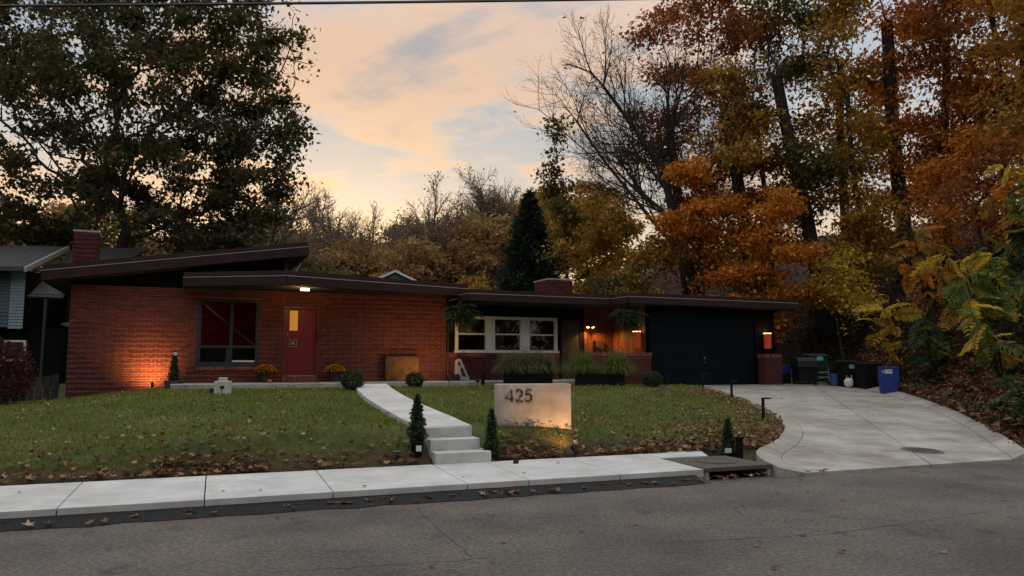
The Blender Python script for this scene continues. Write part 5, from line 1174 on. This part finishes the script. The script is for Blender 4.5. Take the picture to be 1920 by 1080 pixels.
# bins by the bank
def bin_(name, label, x, y, rz, w, d, h, m, lid=True, sticker=None, ring=False):
    t = tag(empty(name, (x, y, float(dz(x, y))+.008), rz), label, 'bin')
    a, b = .90, 1.0; V = []
    for s, z in ((a, 0), (a+.12, h*.55), (b, h*.93), (b+.05, h*.93), (b+.05, h)): V += [(-w/2*s,-d/2*s,z),(w/2*s,-d/2*s,z),(w/2*s,d/2*s,z),(-w/2*s,d/2*s,z)]
    F = [(3,2,1,0)]; [F.append((4*k+j, 4*k+(j+1) % 4, 4*k+4+(j+1) % 4, 4*k+4+j)) for k in range(4) for j in range(4)]
    if not lid: V += [(-w/2*.95,-d/2*.95,h),(w/2*.95,-d/2*.95,h),(w/2*.95,d/2*.95,h),(-w/2*.95,d/2*.95,h),(-w/2*.85,-d/2*.85,h*.2),(w/2*.85,-d/2*.85,h*.2),(w/2*.85,d/2*.85,h*.2),(-w/2*.85,d/2*.85,h*.2)]; F += [(16+j,16+(j+1)%4,20+(j+1)%4,20+j) for j in range(4)]+[(20+j,20+(j+1)%4,24+(j+1)%4,24+j) for j in range(4)]+[(24,25,26,27)]
    else: F.append((16,17,18,19))
    MB().add(V, F).build('body', m, t, bevel=.012)
    if lid: MB().add([(-w/2*1.09,-d/2*1.12,h+.003),(w/2*1.09,-d/2*1.12,h+.003),(w/2*1.09,d/2*1.1,h+.003),(-w/2*1.09,d/2*1.1,h+.003),(-w/2*.8,-d/2*.7,h+.07),(w/2*.8,-d/2*.7,h+.07),(w/2*.8,d/2*.9,h+.08),(-w/2*.8,d/2*.9,h+.08)], [(3,2,1,0),(4,5,6,7),(0,1,5,4),(1,2,6,5),(2,3,7,6),(3,0,4,7)]).build('lid', m, t, bevel=.01)
    for s in (-1, 1): MB().tube([(s*w*.36, d/2*.86, .07), (s*w*.42, d/2*.86, .07)], .075, 14).build('wheel', M['black'], t, True)
    for s in (-.5, .0, .5): box('rib', m, t, s*w*.7-.015, s*w*.7+.015, -d/2*.93, -d/2*.90, h*.08, h*.5)
    if sticker: 
        bx2 = box('label', sticker, t, -w*.20, w*.16, -d/2*1.01, -d/2*1.003, h*.72, h*.90)
        if ring: MB().tube([(-w*.28+.035*math.cos(q*.6283), -d/2*1.012, h*.81+.035*math.sin(q*.6283)) for q in range(11)], .008, 6).build('recycling_mark', M['white'], t)
    return t
bin_('recycling_bin', 'bright blue recycling bin nearest the driveway edge', 12.15, 24.6, R(-22), .58, .56, .86, M['blue'], False, mat('white_label', (.5, .55, .5), .5, .3, 30), True)
bin_('refuse_bin', 'black lidded bin directly left of the blue bin', 12.35, 26.4, R(10), .62, .6, .84, M['blackpl'])
bin_('refuse_bin', 'black bin with pale green sticker beside the gas cylinder', 11.9, 27.0, R(8), .62, .6, .86, M['blackpl'], True, mat('green_label', (.22, .42, .28), .5, .3, 30))
gb = bin_('refuse_bin', 'dark green bin with pale blue arrow mark behind the grill', 11.35, 28.5, R(6), .70, .64, 1.0, M['greenpl'])
MB().add([(-.17,-.345,.82),(.13,-.345,.82),(.16,-.345,.92),(.05,-.345,1.0),(-.08,-.345,.98)], [(0,1,2,3,4)]).build('arrow_mark', mat('pale_blue_mark', (.15, .40, .42), .5, .1, 10), gb)
t = tag(empty('blue_bucket', (11.55, 27.35, float(dz(11.55, 27.35))+.01)), 'round blue bucket between the grill and gas cylinder', 'bucket'); MB().lathe([(.001,0),(.20,0),(.225,.36),(.25,.365),(.25,.41),(.22,.41),(.20,.1),(.001,.08)], 24).build('body', M['bluel'], t, True); MB().tube([(.1,0,.2),(.13,.02,.62),(.22,.0,.86)], .008, 5).build('stick', M['barkp'], t)
t = tag(empty('gas_cylinder', (11.78, 26.7, float(dz(11.78, 26.7))+.012)), 'white gas cylinder beside the blue bucket', 'gas cylinder')
MB().lathe([(.001,.03),(.12,.03),(.15,.07),(.155,.22),(.13,.29),(.05,.32),(.001,.32)], 24).build('tank', M['white'], t, True); MB().lathe([(.10,.0),(.105,0),(.105,.05),(.10,.05)], 20).build('foot_ring', M['white'], t); MB().lathe([(.001,.31),(.02,.31),(.02,.38),(.001,.385)], 10).build('valve', M['steel'], t)
for s in (-1, 1): MB().tube([(s*.08,-.06,.29),(s*.09,-.06,.40),(s*.09,.06,.40),(s*.08,.06,.29)], .011, 6).build('collar', M['white'], t)
t = tag(empty('blue_tub', (9.75, 27.6, float(dz(9.75, 27.6))+.01), R(12)), 'blue recycling tub on a black crate beside the brick pier', 'tub'); box('crate', M['blackpl'], t, -.26, .26, -.2, .2, 0, .36, .01)
V = []; [V.extend([(-.30*s,-.2*s,z),(.30*s,-.2*s,z),(.30*s,.2*s,z),(-.30*s,.2*s,z)]) for s, z in ((.85,.365),(1,.62),(1.08,.62),(1.08,.66),(.98,.66),(.8,.40))]
MB().add(V, [(3,2,1,0),(20,21,22,23)]+[(4*k+j,4*k+(j+1)%4,4*k+4+(j+1)%4,4*k+4+j) for k in range(5) for j in range(4)]).build('tub', M['blue'], t, bevel=.006)
t = tag(empty('grill', (10.45, 27.2, float(dz(10.45, 27.2))+.01), R(10)), 'black covered barbecue grill on wheels beside the blue tub', 'grill')
box('cabinet', M['blackpl'], t, -.36, .36, -.24, .24, .12, .62, .02); MB().add([(-.40,-.28,.625),(.40,-.28,.625),(.40,.28,.625),(-.40,.28,.625),(-.38,-.24,.86),(.38,-.24,.86),(.38,.26,.86),(-.38,.26,.86),(-.34,-.08,.98),(.34,-.08,.98),(.34,.18,.98),(-.34,.18,.98)], [(3,2,1,0),(0,1,5,4),(1,2,6,5),(2,3,7,6),(3,0,4,7),(4,5,9,8),(5,6,10,9),(6,7,11,10),(7,4,8,11),(8,9,10,11)]).build('hood', M['black'], t, bevel=.02)
for sx in (-.30, .30):
    for sy in (-.20, .20): MB().tube([(sx-.02, sy, .06), (sx+.02, sy, .06)], .06, 12).build('wheel', M['black'], t, True)
for z in (.25, .42): MB().tube([(.42,-.25,z),(.80,-.25,z+.04),(.80,.2,z+.04),(.42,.2,z)], .010, 6).build('side_frame', M['steel'], t)
MB().tube([(.80,-.25,.06),(.76,-.25,.66)], .010, 6).build('side_frame', M['steel'], t); MB().tube([(.78,-.25,.06),(.82,-.25,.06)], .05, 12).build('wheel', M['black'], t, True)
# dark red shrub at the left edge
sh = shrub('maroon_shrub', 'dark maroon japanese maple shrub at the left edge', -12.9, 18.6, gz(-12.9, 18.6)-.1, 1.15, 1.75, M['f_maroon'], 7000, .09, 31, None)
# overhead cables
for i, (a, b, r0, lab) in enumerate((((-28.2, 9.1, 6.05), (17.7, 19.9, 11.85), .022, 'thick black overhead cable across the top of the picture'), ((-28.2, 9.3, 6.15), (17.7, 20.1, 12.0), .010, 'thin overhead wire just beside the thick cable'))):
    o = MB().tube([(a[0]+(b[0]-a[0])*q, a[1]+(b[1]-a[1])*q, a[2]+(b[2]-a[2])*q - .22*4*q*(1-q)) for q in np.linspace(0, 1, 25)], r0, 6).build('overhead_cable', M['black'], None, True); tag(o, lab, 'cable')
